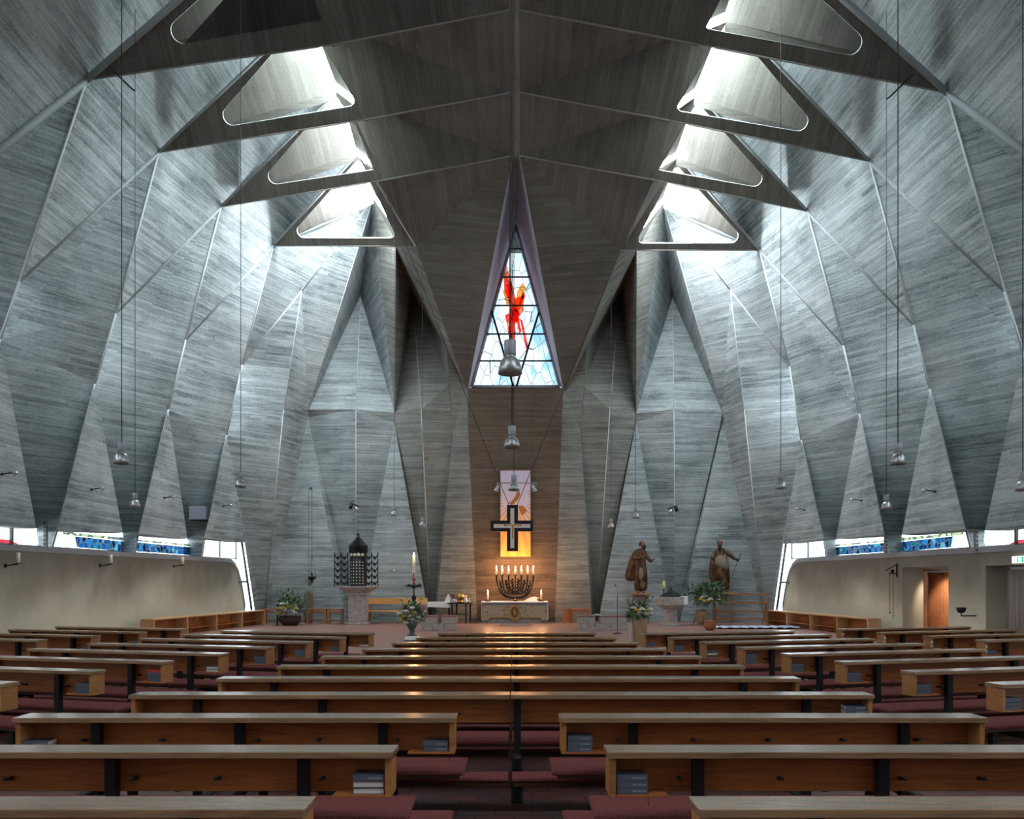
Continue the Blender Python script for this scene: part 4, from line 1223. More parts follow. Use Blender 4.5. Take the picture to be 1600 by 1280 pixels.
# tabernacle ------------------------------------------------------------
tb = empty('tabernacle', (-5.97, 30.2, ZP)); tag(tb, 'black openwork tabernacle with pointed roof on a stone pillar', 'tabernacle')
b = MB()
def oct_(r, z, sq=1.): return [(r * math.cos(PI / 4 + i * PI / 2), r * math.sin(PI / 4 + i * PI / 2)) for i in range(4)]
b.box(-.42, .42, -.32, .32, 0, .10, .02); b.box(-.34, .34, -.27, .27, .10, 1.14, .03); b.box(-.40, .40, -.30, .30, 1.10, 1.22, .02)
pt = b.build('pillar', 'stone', tb)
b = MB(); b.bm.free(); b.bm = bmesh.new()
lo = [(-.38, -.3), (.38, -.3), (.38, .3), (-.38, .3)]; hi = [(-.72, -.5), (.72, -.5), (.72, .5), (-.72, .5)]
va = [b.bm.verts.new((x, y, 1.22)) for x, y in lo]; vb = [b.bm.verts.new((x, y, 1.42)) for x, y in hi]; vc = [b.bm.verts.new((x, y, 1.47)) for x, y in hi]
for r0, r1 in ((va, vb), (vb, vc)):
    for i in range(4): b.bm.faces.new((r0[i], r0[(i + 1) % 4], r1[(i + 1) % 4], r1[i]))
b.bm.faces.new(vc); b.bm.faces.new(va[::-1]); bmesh.ops.recalc_face_normals(b.bm, faces=b.bm.faces)
b.build('flared_slab', 'stone', tb)
ZT = 1.47; HT = 1.24
def lattice(x0, x1, y0, y1, cols, rows=5):
    """a panel of crescents between posts from (x0,y0) to (x1,y1)"""
    b = MB()
    for c in range(cols + 1):
        t = c / cols; b.tube([(x0 + (x1 - x0) * t, y0 + (y1 - y0) * t, ZT), (x0 + (x1 - x0) * t, y0 + (y1 - y0) * t, ZT + HT)], .02, 6)
        b.ball((x0 + (x1 - x0) * t, y0 + (y1 - y0) * t, ZT + HT), .032, (1, 1, 1), 8, 6)
    cw_ = 1. / cols
    for c in range(cols):
        for r in range(rows + 1):
            zt = ZT + HT - .02 - r * (HT / (rows + .0)) * .985
            up = []; lw = []
            for j in range(9):
                u = j / 8; t = (c + u) * cw_
                s_ = math.sin(u * PI)
                up.append((t, max(ZT, zt - .105 * s_))); lw.append((t, max(ZT, zt - .03 - .19 * s_)))
            vs1 = [b.bm.verts.new((x0 + (x1 - x0) * t, y0 + (y1 - y0) * t - .008, z)) for t, z in up]
            vs2 = [b.bm.verts.new((x0 + (x1 - x0) * t, y0 + (y1 - y0) * t - .008, z)) for t, z in lw]
            vs3 = [b.bm.verts.new((x0 + (x1 - x0) * t, y0 + (y1 - y0) * t + .008, z)) for t, z in up]
            vs4 = [b.bm.verts.new((x0 + (x1 - x0) * t, y0 + (y1 - y0) * t + .008, z)) for t, z in lw]
            for j in range(8):
                for q in ((vs1[j], vs1[j + 1], vs2[j + 1], vs2[j]), (vs3[j], vs3[j + 1], vs4[j + 1], vs4[j]), (vs2[j], vs2[j + 1], vs4[j + 1], vs4[j]), (vs1[j], vs1[j + 1], vs3[j + 1], vs3[j])):
                    b.bm.faces.new(q)
    return b
lattice(-.82, -.34, -.42, -.30, 2).build('lattice_door', 'iron', tb)
lattice(.34, .82, -.30, -.42, 2).build('lattice_door', 'iron', tb)
b = MB(); 
b.lathe([(.33, ZT), (.33, ZT + HT + .06), (.31, ZT + HT + .06), (.31, ZT)], 16); b.build('drum', 'iron', tb)
M['rock_crystal'] = mat('pale_crystal', (.62, .60, .50), .25)
b = MB(); b.box(-.022, .022, -.006, .004, 0, .045); cr0 = b.build('crystal_inset', 'rock_crystal', tb)
for c in (-2, -1, 0, 1, 2):
    for r in range(8):
        q_ = cr0 if c == -2 and r == 0 else cr0.copy()
        if q_ is not cr0: COL.objects.link(q_)
        a = c * .36; q_.location = (.338 * math.sin(a), -.338 * math.cos(a), ZT + .08 + r * .115); q_.rotation_euler = (0, 0, a)
b = MB(); b.ball((0, 0, 0), .075, (1, .25, .8), 10, 7); cr1 = b.build('oval_crystal', 'rock_crystal', tb)
for i, c in enumerate((-1.5, -.5, .5, 1.5)):
    q_ = cr1 if i == 0 else cr1.copy()
    if i: COL.objects.link(q_)
    a = c * .45; q_.location = (.34 * math.sin(a), -.34 * math.cos(a), ZT + HT - .05); q_.rotation_euler = (0, 0, a)
b = MB()
for i in range(24):
    a0 = 2 * PI * i / 24; a1 = 2 * PI * (i + 1) / 24; am = (a0 + a1) / 2
    z0 = ZT + HT + .04; 
    p = [V((.36 * math.cos(a0), .36 * math.sin(a0), z0)), V((.31 * math.cos(am), .31 * math.sin(am), z0)), V((.36 * math.cos(a1), .36 * math.sin(a1), z0))]
    q = [V((.36 * math.cos(a0), .36 * math.sin(a0), z0 + .26)), V((.31 * math.cos(am), .31 * math.sin(am), z0 + .24)), V((.36 * math.cos(a1), .36 * math.sin(a1), z0 + .26))]
    tp = V((0, 0, z0 + .66))
    for j in (0, 1): b.poly([p[j], p[j + 1], q[j + 1], q[j]]); b.poly([q[j], q[j + 1], tp])
b.ball((0, 0, ZT + HT + .74), .055); b.build('pleated_roof', 'iron', tb)

# benches, stools, tables -------------------------------------------------
def slat_bench(x0, x1, d, lab):
    o = empty('bench', ((x0 + x1) / 2, d, ZP)); tag(o, lab, 'bench'); w = (x1 - x0) / 2
    b = MB(); b.box(-w, w, -.42, -.02, .44, .50, .008); b.build('seat', 'pine', o)
    b = MB(); b.box(-w, w, .0, .05, .74, .98, .008); b.build('backrest', 'pine', o)
    for x in (-w + .2, w - .2):
        b = MB(); b.box(x - .03, x + .03, -.38, .0, 0, .44); b.box(x - .03, x + .03, .0, .05, 0, .74); b.build('leg', 'oak', o)
    return o
slat_bench(-5.92, -3.45, 31.4, 'pale pine bench with board back against the left chancel wall')
def cubby_bench(p0, p1, n, lab, mname='oak_light', h=.56, dp=.42, cat='bench'):
    """low wall bench of open bays: top board, upright dividers, back"""
    p0 = V(p0); p1 = V(p1); L = (p1 - p0).length; a = math.atan2(p1.y - p0.y, p1.x - p0.x)
    o = empty('wall_bench', (p0.x, p0.y, ZP), a); tag(o, lab, cat)
    b = MB(); b.box(-.02, L + .02, -dp, 0, h - .045, h, .006); b.build('top_board', 'oak_edge', o)
    b = MB(); b.box(0, L, -.03, -.01, .0, h - .045); b.build('back_panel', 'oak', o)
    b = MB(); b.box(0, L, -dp + .08, -.03, .16, .19); b.build('shelf', 'oak', o)
    for i in range(n + 1):
        x = L * i / n; b = MB(); b.box(x - .025, x + .025, -dp - .01, -.0, 0, h - .045, .005)
        dv = b.build('divider', 'oak_edge', o)
    for i in range(n):
        x = L * (i + .6) / n; b = MB(); b.tube([(x, -.05, h - .10), (x, -.12, h - .11), (x, -.13, h - .15)], .012, 6); b.build('hook', 'white', o)
    return o
cubby_bench((-10.95, 23.1, 0), (-9.95, 30.2, 0), 4, 'long low oak bench of open bays along the left wall')
# the right one is mirrored: it runs away from the viewer, bays facing the nave
cubby_bench((10.05, 30.2, 0), (10.95, 23.5, 0), 4, 'long low oak bench of open bays along the right wall')
def stool(px0, px1, d, lab, rz=0.):
    x0, _ = XZ(px0, 900, d); x1, _ = XZ(px1, 900, d); w = (x1 - x0) / 2
    o = empty('stool', ((x0 + x1) / 2, d, ZP), rz); tag(o, lab, 'stool', 'oak stools in the chancel')
    b = MB(); b.box(-w, w, -.20, .20, .54, .58, .008); b.build('seat', 'oak', o)
    for s in (-1, 1):
        for t in (-1, 1):
            b = MB(); b.box(s * (w - .03) - .022, s * (w - .03) + .022, t * .17 - .02, t * .17 + .02, 0, .54); b.build('leg', 'oak_light', o)
    b = MB(); b.box(-w + .05, w - .05, -.16, -.13, .42, .50); b.box(-w + .05, w - .05, .13, .16, .10, .14); b.build('stretcher', 'oak', o)
    return o
stool(413, 447, 30.9, 'broad oak stool behind the dark flower basket on the left')
stool(481, 510, 30.75, 'oak stool left of the tabernacle pillar, the left one of a pair')
stool(513, 536, 30.75, 'oak stool left of the tabernacle pillar, the right one of a pair')
stool(893, 921, 31.2, 'oak stool right of the altar beside a dark wooden panel')
b = MB(); b.box(-.21, .21, -.02, .02, 0, .56, .006); o = b.build('leaning_board', 'oak'); o.location = (2.15, 31.4, ZP); o.rotation_euler = (-.1, 0, .15)
tag(o, 'small dark wooden panel leaning on the wall right of the altar', 'panel')
# credence table, lectern stand and vessels
tk = empty('side_table', P(720, 907, 31.1).xy.to_3d() + V((0, 0, ZP))); tag(tk, 'small black side table with vessels left of the altar', 'table')
b = MB(); b.box(-.52, .48, -.28, .28, .76, .80, .006); b.build('tabletop', 'steel', tk)
for x, y in ((-.33, -.22), (.22, -.22), (-.18, .22), (.36, .22)):
    b = MB(); b.box(x - .03, x + .03, y - .03, y + .03, 0, .76); b.build('leg', 'steel', tk)
b = MB(); b.box(-.33, .30, -.235, -.205, .34, .38); b.build('stretcher', 'steel', tk)
tz = ZP + .80; tx_ = tk.location.x; ty_ = tk.location.y
def vessel(name, x, y, prof, m, lab, cat, seg=18):
    b = MB(); b.lathe(prof, seg); o = b.build(name, m); o.location = (tx_ + x, ty_ + y, tz); tag(o, lab, cat); return o
vessel('brass_bowl', -.02, .14, [(0, 0), (.10, 0), (.12, .06), (.06, .10), (.16, .16), (.19, .26), (.12, .36), (.0, .40)], 'brass', 'round brass vessel at the back of the black side table', 'vessel')
vessel('pitcher', .20, -.08, [(0, 0), (.07, 0), (.085, .08), (.045, .18), (.03, .24), (.055, .30), (.0, .30)], 'white', 'white pitcher on the black side table', 'pitcher')
vessel('cruet', .33, -.06, [(0, 0), (.04, 0), (.05, .08), (.02, .14), (.025, .18), (0, .18)], 'rock_crystal', 'small clear cruet at the right edge of the black side table', 'cruet')
M['pink_cloth'] = mat('mauve_cloth', (.40, .27, .30), .9)
vessel('folded_cloth', -.26, -.10, [(0, 0), (.15, 0), (.16, .05), (.10, .13), (.03, .17), (0, .17)], 'pink_cloth', 'heap of mauve cloth on the left of the black side table', 'cloth', 10)
ct = empty('credence_table', (-2.98, 31.55, ZP)); tag(ct, 'small table under a white cloth left of the black side table', 'table')
b = MB(); b.box(-.42, .42, -.24, .24, .78, .81, .004); b.build('tabletop', 'oak', ct)
for x in (-.38, .38):
    for y in (-.2, .2):
        b = MB(); b.box(x - .02, x + .02, y - .02, y + .02, 0, .78); b.build('leg', 'steel', ct)
b = MB(); b.box(-.45, .45, -.28, .28, .812, .826, .004); b.prism([(-.45, .826), (-.50, .55), (-.485, .55), (-.43, .81)], -.27, .27); b.prism([(-.46, .826), (.45, .826), (.45, .60), (-.44, .63)], -.292, -.28); 
o = b.build('tablecloth', 'white'); o.location = ct.location; tag(o, 'white cloth hanging over the credence table left of the altar', 'tablecloth')
b = MB(); b.prism([(-.16, 0), (.16, 0), (.02, .30), (-.02, .30)], -.12, .14); o = b.build('book_rest', 'white'); o.location = (-2.62, 31.5, ZP + .83); tag(o, 'white draped book rest standing on the cloth covered table', 'book rest')
b = MB(); b.box(.05, .16, -.10, .12, .02, .28, .004, Matrix.Rotation(-.35, 4, 'Y')); o = b.build('prayer_book', 'red_leather' if 'red_leather' in M else 'rust'); o.location = (-2.46, 31.5, ZP + .84); tag(o, 'brown bound book leaning behind the white book rest', 'book')
# paschal candle ------------------------------------------------------------
pc = empty('paschal_candle', (-2.89, 22.75, ZP)); tag(pc, 'tall lit paschal candle with red cross on a slender iron stand', 'candle')
b = MB(); b.lathe([(0, 0), (.20, 0), (.20, .02), (.05, .05), (.02, .08), (.018, .95), (.05, 1.0), (.075, 1.06), (.05, 1.12), (.075, 1.18), (.05, 1.24), (.018, 1.28), (.016, 1.46), (.10, 1.50), (.10, 1.52), (0, 1.52)], 16); b.build('stand', 'iron', pc)
b = MB(); b.lathe([(0, 1.52), (.043, 1.52), (.043, 2.32), (.035, 2.33), (0, 2.32)], 16); cc = b.build('candle', 'wax', pc)
b = MB(); b.lathe([(0, 0), (.02, .03), (.028, .07), (.018, .12), (0, .18)], 12, (0, 0, 2.32)); b.build('flame', 'flame', cc)
b = MB(); b.box(-.018, .018, -.056, -.042, 1.58, 1.90); b.box(-.06, .06, -.056, -.042, 1.70, 1.735); b.ball((0, -.046, 1.715), .045, (1, .35, 1)); b.build('wax_cross', 'red_cover', cc)
M['box_leaf'] = mat('dark_box_leaf', (.015, .035, .015), .6)
b = MB()
for i in range(160):
    a = random.uniform(0, 2 * PI); r = .17 + random.gauss(0, .03)
    R = Matrix.Rotation(random.uniform(0, 6.3), 4, 'Z') @ Matrix.Rotation(random.uniform(-1, 1), 4, 'X')
    b.ball((r * math.cos(a), r * math.sin(a), 1.535 + random.gauss(0, .018)), .03, (1.3, .6, .25), 5, 4, R)
b.build('leaf_wreath', 'box_leaf', pc)
# plants ----------------------------------------------------------------------
M['leaf'] = mat('green_leaf', (.05, .12, .055), .35); M['leaf_pale'] = mat('pale_leaf', (.26, .36, .24), .4)
M['petal_y'] = mat('yellow_petal', (.80, .58, .02), .6); M['petal_w'] = mat('white_petal', (.82, .83, .80), .6)
M['basket'] = mat('dark_wicker', (.045, .028, .018), .8); M['clay'] = mat('terracotta', (.30, .11, .05), .8); M['tan_pot'] = mat('tan_glaze', (.34, .24, .13), .45)
M['tan_pot2'] = mat('grey_green_glaze', (.15, .15, .11), .5); M['delft'] = mat('dark_glazed_pot', (.05, .08, .10), .3)
def leaf(bm, c, dr, up, L, W, mi):
    dr = dr.normalized(); sd = dr.cross(up).normalized(); nn = sd.cross(dr)
    p = [c, c + dr * L * .35 + sd * W + nn * L * .06, c + dr * L - nn * L * .10, c + dr * L * .35 - sd * W + nn * L * .06, c + dr * L * .5]
    vs = [bm.verts.new(x) for x in p]
    for q in ((0, 1, 4), (1, 2, 4), (2, 3, 4), (3, 0, 4)):
        f = bm.faces.new([vs[i] for i in q]); f.material_index = mi
def foliage(o, c, rx, rz, n, L, W, spikes=0, sp_h=.5, seed=1, droop=.0):
    rnd = random.Random(seed); b = MB(); c = V(c)
    for i in range(n):
        a = rnd.uniform(0, 2 * PI); el = rnd.uniform(-.5, 1.) ; rr = rnd.uniform(.35, 1.) ** .6
        dv = V((math.cos(a) * math.sqrt(max(0, 1 - el * el)), math.sin(a) * math.sqrt(max(0, 1 - el * el)), el))
        p = c + V((dv.x * rx * rr, dv.y * rx * rr, dv.z * rz * rr))
        dr = (dv + V((rnd.gauss(0, .5), rnd.gauss(0, .5), rnd.gauss(0, .5) - droop)))
        leaf(b.bm, p, dr, V((rnd.gauss(0, .3), rnd.gauss(0, .3), 1)), L * rnd.uniform(.6, 1.3), W * rnd.uniform(.7, 1.2), 1 if rnd.random() < .45 else 0)
    for i in range(spikes):
        a = rnd.uniform(0, 2 * PI); t = rnd.uniform(.05, .55)
        base = c + V((math.cos(a) * rx * .3, math.sin(a) * rx * .3, 0)); tip = base + V((math.cos(a) * t * sp_h * 1.4, math.sin(a) * t * sp_h, sp_h * rnd.uniform(.7, 1.1)))
        b.mi = 0; b.tube([base, base.lerp(tip, .5) + V((0, 0, .04)), tip], [.008, .006, .003], 4)
        for j in range(14):
            u = .25 + .75 * j / 14; p = base.lerp(tip, u); g = rnd.uniform(0, 2 * PI)
            leaf(b.bm, p, V((math.cos(g), math.sin(g), .6)), V((0, 0, 1)), L * .8, W * .8, 1 if rnd.random() < .4 else 0)
    return b.build('foliage', ['leaf', 'leaf_pale'], o)
def blossom(o, p, r, m):
    b = MB(); p = V(p)
    for k in range(3):
        for i in range(9):
            a = 2 * PI * i / 9 + k * .35; el = .2 + k * .55
            dr = V((math.cos(a) * math.cos(el), -abs(math.sin(el)) * .3 + math.sin(a) * math.cos(el) * .8, math.sin(el) * .8))
            leaf(b.bm, p, dr, V((0, -.6, 1)), r * (1 - .18 * k), r * .26, 0)
    b.ball(p, r * .3, (1, 1, .6), 8, 6)
    return b.build('blossom', m, o)
def arrange(o, pts, r, seed=3):
    r *= 1.35
    for i, (x, y, z, c) in enumerate(pts): blossom(o, (x, y, z), r * (1 + .15 * math.sin(i * 2.1)), 'petal_y' if c == 'y' else 'petal_w')
fb = empty('flower_basket', (-8.42, 29.6, ZP)); tag(fb, 'wide dark wicker basket of yellow and white flowers on the left', 'flowers')
b = MB(); b.lathe([(0, 0), (.26, 0), (.38, .12), (.42, .26), (.38, .36), (.34, .36), (.0, .30)], 22); b.box(-.42, -.36, -.3, -.24, 0, .4)
b.build('basket', 'basket', fb)
foliage(fb, (0, 0, .65), .50, .45, 420, .17, .045, 10, .75, 5)
arrange(fb, [(-.28, -.42, .62, 'y'), (-.12, -.46, .66, 'y'), (.10, -.45, .72, 'y'), (-.25, -.44, .46, 'y'), (-.02, -.47, .56, 'w'), (.20, -.42, .55, 'w'), (.30, -.40, .48, 'w'), (-.38, -.36, .52, 'w'), (.02, -.4, .84, 'w'), (.34, -.36, .62, 'y'), (-.16, -.42, .80, 'w')], .085)
b = MB(); b.lathe([(0, 0), (.14, 0), (.17, .3), (.19, .85), (.17, 1.12), (.10, 1.22), (.11, 1.26), (0, 1.24)], 20)
fv = empty('tall_vase', (-8.19, 31.4, ZP)); tag(fv, 'tall grey green stoneware vase with sprigs near the hanging lamp', 'vase'); b.build('vase', 'tan_pot2', fv)
foliage(fv, (0, 0, 1.45), .2, .25, 60, .12, .02, 5, .5, 8)
f1 = empty('flower_vase', (-2.86, 22.05, ZP)); tag(f1, 'footed vase of mixed flowers in front of the paschal candle', 'flowers')
b = MB(); b.lathe([(0, 0), (.19, 0), (.20, .03), (.17, .15), (.08, .20), (.05, .26), (.10, .34), (.17, .48), (.15, .50), (0, .46)], 20); b.build('vase', 'delft', f1)
b = MB(); b.lathe([(.201, .03), (.205, .06), (.188, .12), (.172, .14)], 20); b.build('white_glaze_band', 'petal_w', f1)
foliage(f1, (0, 0, .72), .34, .34, 300, .15, .042, 5, .45, 11, .1)
arrange(f1, [(-.24, -.28, .56, 'y'), (-.20, -.3, .68, 'y'), (-.02, -.34, .70, 'w'), (.06, -.34, .60, 'w'), (-.1, -.33, .82, 'w'), (.22, -.27, .66, 'w'), (.05, -.3, .92, 'w'), (-.3, -.22, .76, 'w'), (.12, -.33, .78, 'y'), (-.12, -.33, .50, 'w')], .07)
f2 = empty('flower_vase', (3.33, 20.8, ZP)); tag(f2, 'tall tan pot of yellow and white daisies right of centre', 'flowers')
b = MB(); b.lathe([(0, 0), (.15, 0), (.17, .06), (.19, .62), (.20, .66), (.17, .66), (0, .60)], 22); b.build('pot', 'tan_pot', f2)
b = MB(); b.box(-.24, -.20, -.05, .05, 0, .70, .01); b.build('pale_slat', 'stone_light', f2)
foliage(f2, (-.04, 0, .82), .30, .26, 260, .14, .04, 5, .5, 21, .15)
arrange(f2, [(-.12, -.26, .90, 'y'), (.02, -.28, .92, 'w'), (-.04, -.29, .84, 'w'), (.14, -.26, .88, 'y'), (.22, -.22, .92, 'w'), (.25, -.2, .82, 'w'), (-.2, -.2, .96, 'w'), (.1, -.28, .80, 'w')], .075)
f3 = empty('potted_plant', (7.05, 29.6, ZP)); tag(f3, 'large leafy plant with yellow and white flowers on a tripod right of the font', 'plant')
b = MB(); b.lathe([(0, .05), (.16, .05), (.20, .2), (.22, .5), (.18, .56), (0, .5)], 20); b.build('pot', 'tan_pot', f3)
for a in (0, 2.1, 4.2):
    b = MB(); b.tube([(.12 * math.cos(a + .5), .12 * math.sin(a + .5), .6), (.34 * math.cos(a + .5), .34 * math.sin(a + .5), 0)], .014, 6); b.build('tripod_leg', 'iron', f3)
foliage(f3, (.32, 0, 1.05), .62, .52, 560, .20, .06, 9, .6, 31)
foliage(f3, (-.38, 0, 1.15), .35, .35, 200, .13, .032, 5, .45, 33)
arrange(f3, [(-.12, -.5, .98, 'y'), (.08, -.55, .92, 'y'), (-.04, -.52, .92, 'w'), (-.06, -.5, 1.06, 'w'), (.2, -.55, .98, 'w'), (.02, -.52, 1.08, 'w')], .09)
# font -----------------------------------------------------------------------
fn = empty('baptismal_font', (5.83, 29.2, ZP)); tag(fn, 'stone baptismal font with dark pyramid lid right of the altar', 'font')
def ngon_lathe(b, prof, n=8): b.lathe(prof, n)
b = MB(); ngon_lathe(b, [(0, 0), (.34, 0), (.34, .06), (.26, .10), (.24, .50), (.28, .60), (.54, .78), (.55, 1.08), (.50, 1.08), (.0, 1.04)])
for f in b.bm.faces: f.smooth = False
b.build('bowl', 'stone', fn)
b = MB(); b.lathe([(.42, 1.08), (.42, 1.11), (.05, 1.34), (0, 1.34)], 4); b.ball((0, 0, 1.39), .05)
for f in b.bm.faces: f.smooth = False
b.build('lid', 'dark_metal', fn)
ch = empty('candlestick', (5.52, 29.0, ZP + 1.08)); tag(ch, 'yellowish candle on a black holder standing on the font rim', 'candle')
b = MB(); b.lathe([(0, 0), (.08, 0), (.07, .02), (.018, .04), (.018, .22), (.07, .27), (0, .27)], 12); b.build('holder', 'iron', ch)
b = MB(); b.lathe([(0, .27), (.045, .27), (.045, .58), (0, .59)], 12); b.build('candle', 'yellow_wax' if 'yellow_wax' in M else 'wax', ch)
b = MB(); b.box(-.11, .11, -.016, 0, -.28, .01, .004); b.box(-.11, .11, -.01, .30, .0, .016, .004); o = b.build('towel', 'white'); o.location = (6.26, 28.85, ZP + 1.085); tag(o, 'white towel hanging over the right rim of the font', 'towel')
# mic stand -------------------------------------------------------------------
ms = empty('microphone_stand', (3.27, 24.9, ZP)); tag(ms, 'slim microphone stand with gooseneck right of the altar', 'microphone')
b = MB(); b.lathe([(0, 0), (.16, 0), (.16, .015), (.03, .04), (.012, .06), (.010, 1.2), (0, 1.2)], 14); b.build('stand', 'dark_metal', ms)
b = MB(); b.tube([(0, 0, 1.2), (.0, -.01, 1.4), (-.03, -.05, 1.5), (-.06, -.1, 1.53)], .009, 6); b.build('gooseneck', 'alu', ms)
b = MB(); b.ball((-.075, -.12, 1.535), .028, (1, 1.6, 1)); b.build('microphone', 'dark_metal', ms)
# open rack, cloth and terracotta pot
rk = empty('wooden_rack', (8.6, 29.9, ZP)); tag(rk, 'open wooden rack of four rails near the right wall', 'rack')
for z in (1.14, .82, .48, .20):
    b = MB(); b.box(-1.08, 1.08, -.02, .02, z, z + .055, .006); b.build('rail', 'oak', rk)
for x in (-1.0, 1.02):
    b = MB(); b.box(x - .025, x + .025, -.05, .03, 0, 1.2 if x > 0 else .86, .005, Matrix.Rotation(.0, 4, 'Y')); b.build('upright', 'oak', rk)
b = MB(); b.tube([(-1.0, .03, .8), (-.9, .35, 0)], .02, 6); b.tube([(1.02, .03, .8), (.95, .35, 0)], .02, 6); b.build('strut', 'oak', rk)
rnd = random.Random(4); b = MB()
nx, ny = 30, 10; vs = []
for j in range(ny + 1):
    for i in range(nx + 1):
        x = -1.5 + 3.1 * i / nx; y = -.55 + 1.1 * j / ny
        ed = min(i, nx - i, j * 2, (ny - j) * 2) / 4
        vs.append(b.bm.verts.new((x + rnd.uniform(-.03, .03), y + rnd.uniform(-.03, .03), .02 + (.045 * abs(math.sin(x * 9 + y * 5)) if ed < 1 else .012) + rnd.uniform(0, .012))))
for j in range(ny):
    for i in range(nx):
        f = b.bm.faces.new((vs[j * (nx + 1) + i], vs[j * (nx + 1) + i + 1], vs[(j + 1) * (nx + 1) + i + 1], vs[(j + 1) * (nx + 1) + i])); f.smooth = True
M['blue_cloth'] = mat('blue_white_cloth', (.45, .50, .66), .9)
o = b.build('floor_cloth', 'blue_cloth'); o.location = (8.4, 27.8, ZP); tag(o, 'crumpled pale blue cloth spread on the floor below the rack', 'cloth')
b = MB(); b.lathe([(0, .0), (.12, 0), (.20, .10), (.215, .20), (.18, .30), (.19, .33), (.16, .33), (.14, .28), (0, .26)], 20); o = b.build('clay_pot', 'clay'); o.location = (6.62, 26.6, ZP); tag(o, 'round terracotta pot on the floor behind the right pews', 'pot')
# hanging oil lamp on the left
hl = empty('hanging_lamp', P(484, 764, 31.0)); tag(hl, 'dark sanctuary lamp on long cords from a wall arm at the left', 'lamp')
kk = 31. / F
b = MB(); b.tube([(-.03, .5, 0), (-.03, 0, .02), (.08, -.05, .04), (.11, -.05, -.02)], .022, 6); b.build('wall_arm', 'iron', hl)
b = MB(); b.tube([(-.04, 0, 0), (-.05, 0, -136 * kk)], .006, 4); b.tube([(.10, -.05, 0), (.10, -.05, -104 * kk)], .008, 4)
for a in (0, 2.1, 4.2): b.tube([(.10, -.05, -104 * kk), (.10 + .15 * math.cos(a), -.05 + .15 * math.sin(a), -136 * kk)], .006, 4)
b.build('cord', 'rope', hl)
b = MB(); b.lathe([(0, -.20), (.03, -.18), (.04, -.10), (.14, -.03), (.17, .05), (.14, .05), (.05, .0), (0, .0)], 16, (.10, -.05, -139 * kk)); b.lathe([(0, 0), (.035, 0), (.03, .18), (0, .18)], 10, (.10, -.05, -138 * kk)); b.build('bowl', 'iron', hl)

# carved figures ------------------------------------------------------------------
def gilt():
    m = mat('gilded_carved_wood', (.36, .20, .06), .42, .35); t = NT(m)
    tc = t.n('ShaderNodeTexCoord').outputs['Object']
    n1 = t.noise(tc, 5., 5, .65, (1, 1, .5), 1.); 
    c = t.ramp(n1, [(.36, (.02, .010, .006)), (.49, (.07, .032, .013)), (.61, (.17, .085, .026)), (.76, (.36, .22, .075))])
    t.l(c, t.b.inputs['Base Color']); t.bump(n1, .5, .03); return m
M['gilt'] = gilt(); M['robe_pale'] = mat('worn_silver_robe', (.22, .18, .135), .5, .3); M['carved_skin'] = mat('painted_flesh', (.20, .095, .07), .6)
M['beard'] = mat('dark_carved_hair', (.025, .018, .015), .7)
def robe(o, name, m, secs, folds, amp, mat_=None):
    """loft of elliptical sections (z, cx, cy, rx, ry) with vertical drapery folds"""
    b = MB(); n = 56; rings = []
    for k, (z, cx, cy, rx, ry) in enumerate(secs):
        ring = []
        f = k / (len(secs) - 1)
        for i in range(n):
            a = 2 * PI * i / n
            w = 1 + amp * (1 - f) * math.sin(folds * a + f * 2.5 + 1.3 * math.sin(a)) + amp * .6 * math.sin((folds + 4) * a - f * 3)
            ring.append(b.bm.verts.new((cx + rx * w * math.cos(a), cy + ry * w * math.sin(a), z)))
        rings.append(ring)
    for r0, r1 in zip(rings, rings[1:]):
        for i in range(n):
            f = b.bm.faces.new((r0[i], r0[(i + 1) % n], r1[(i + 1) % n], r1[i])); f.smooth = True
    b.bm.faces.new(rings[0][::-1]); b.bm.faces.new(rings[-1])
    ob = b.build(name, m, o); s_ = ob.modifiers.new('s', 'SUBSURF'); s_.levels = 1; s_.render_levels = 1; return ob
def hand(b, c, dr, r=.012, up=V((0, 0, 1))):
    c = V(c); dr = V(dr).normalized(); sd = dr.cross(up).normalized()
    b.ball(c, .045, (.8, .8, 1.), 10, 7)
    for i, L in enumerate((.075, .09, .085, .07)):
        p = c + sd * (.03 * (1.5 - i) / 1.5) + dr * .03
        b.tube([p, p + dr * L * .55 + V((0, -.006, .004)), p + dr * L * .85 + V((0, -.02, -.02))], [r, r * .9, r * .7], 6)
    b.tube([c + sd * .035, c + sd * .065 + dr * .03, c + sd * .06 + dr * .06], [r * 1.1, r, r * .8], 6)
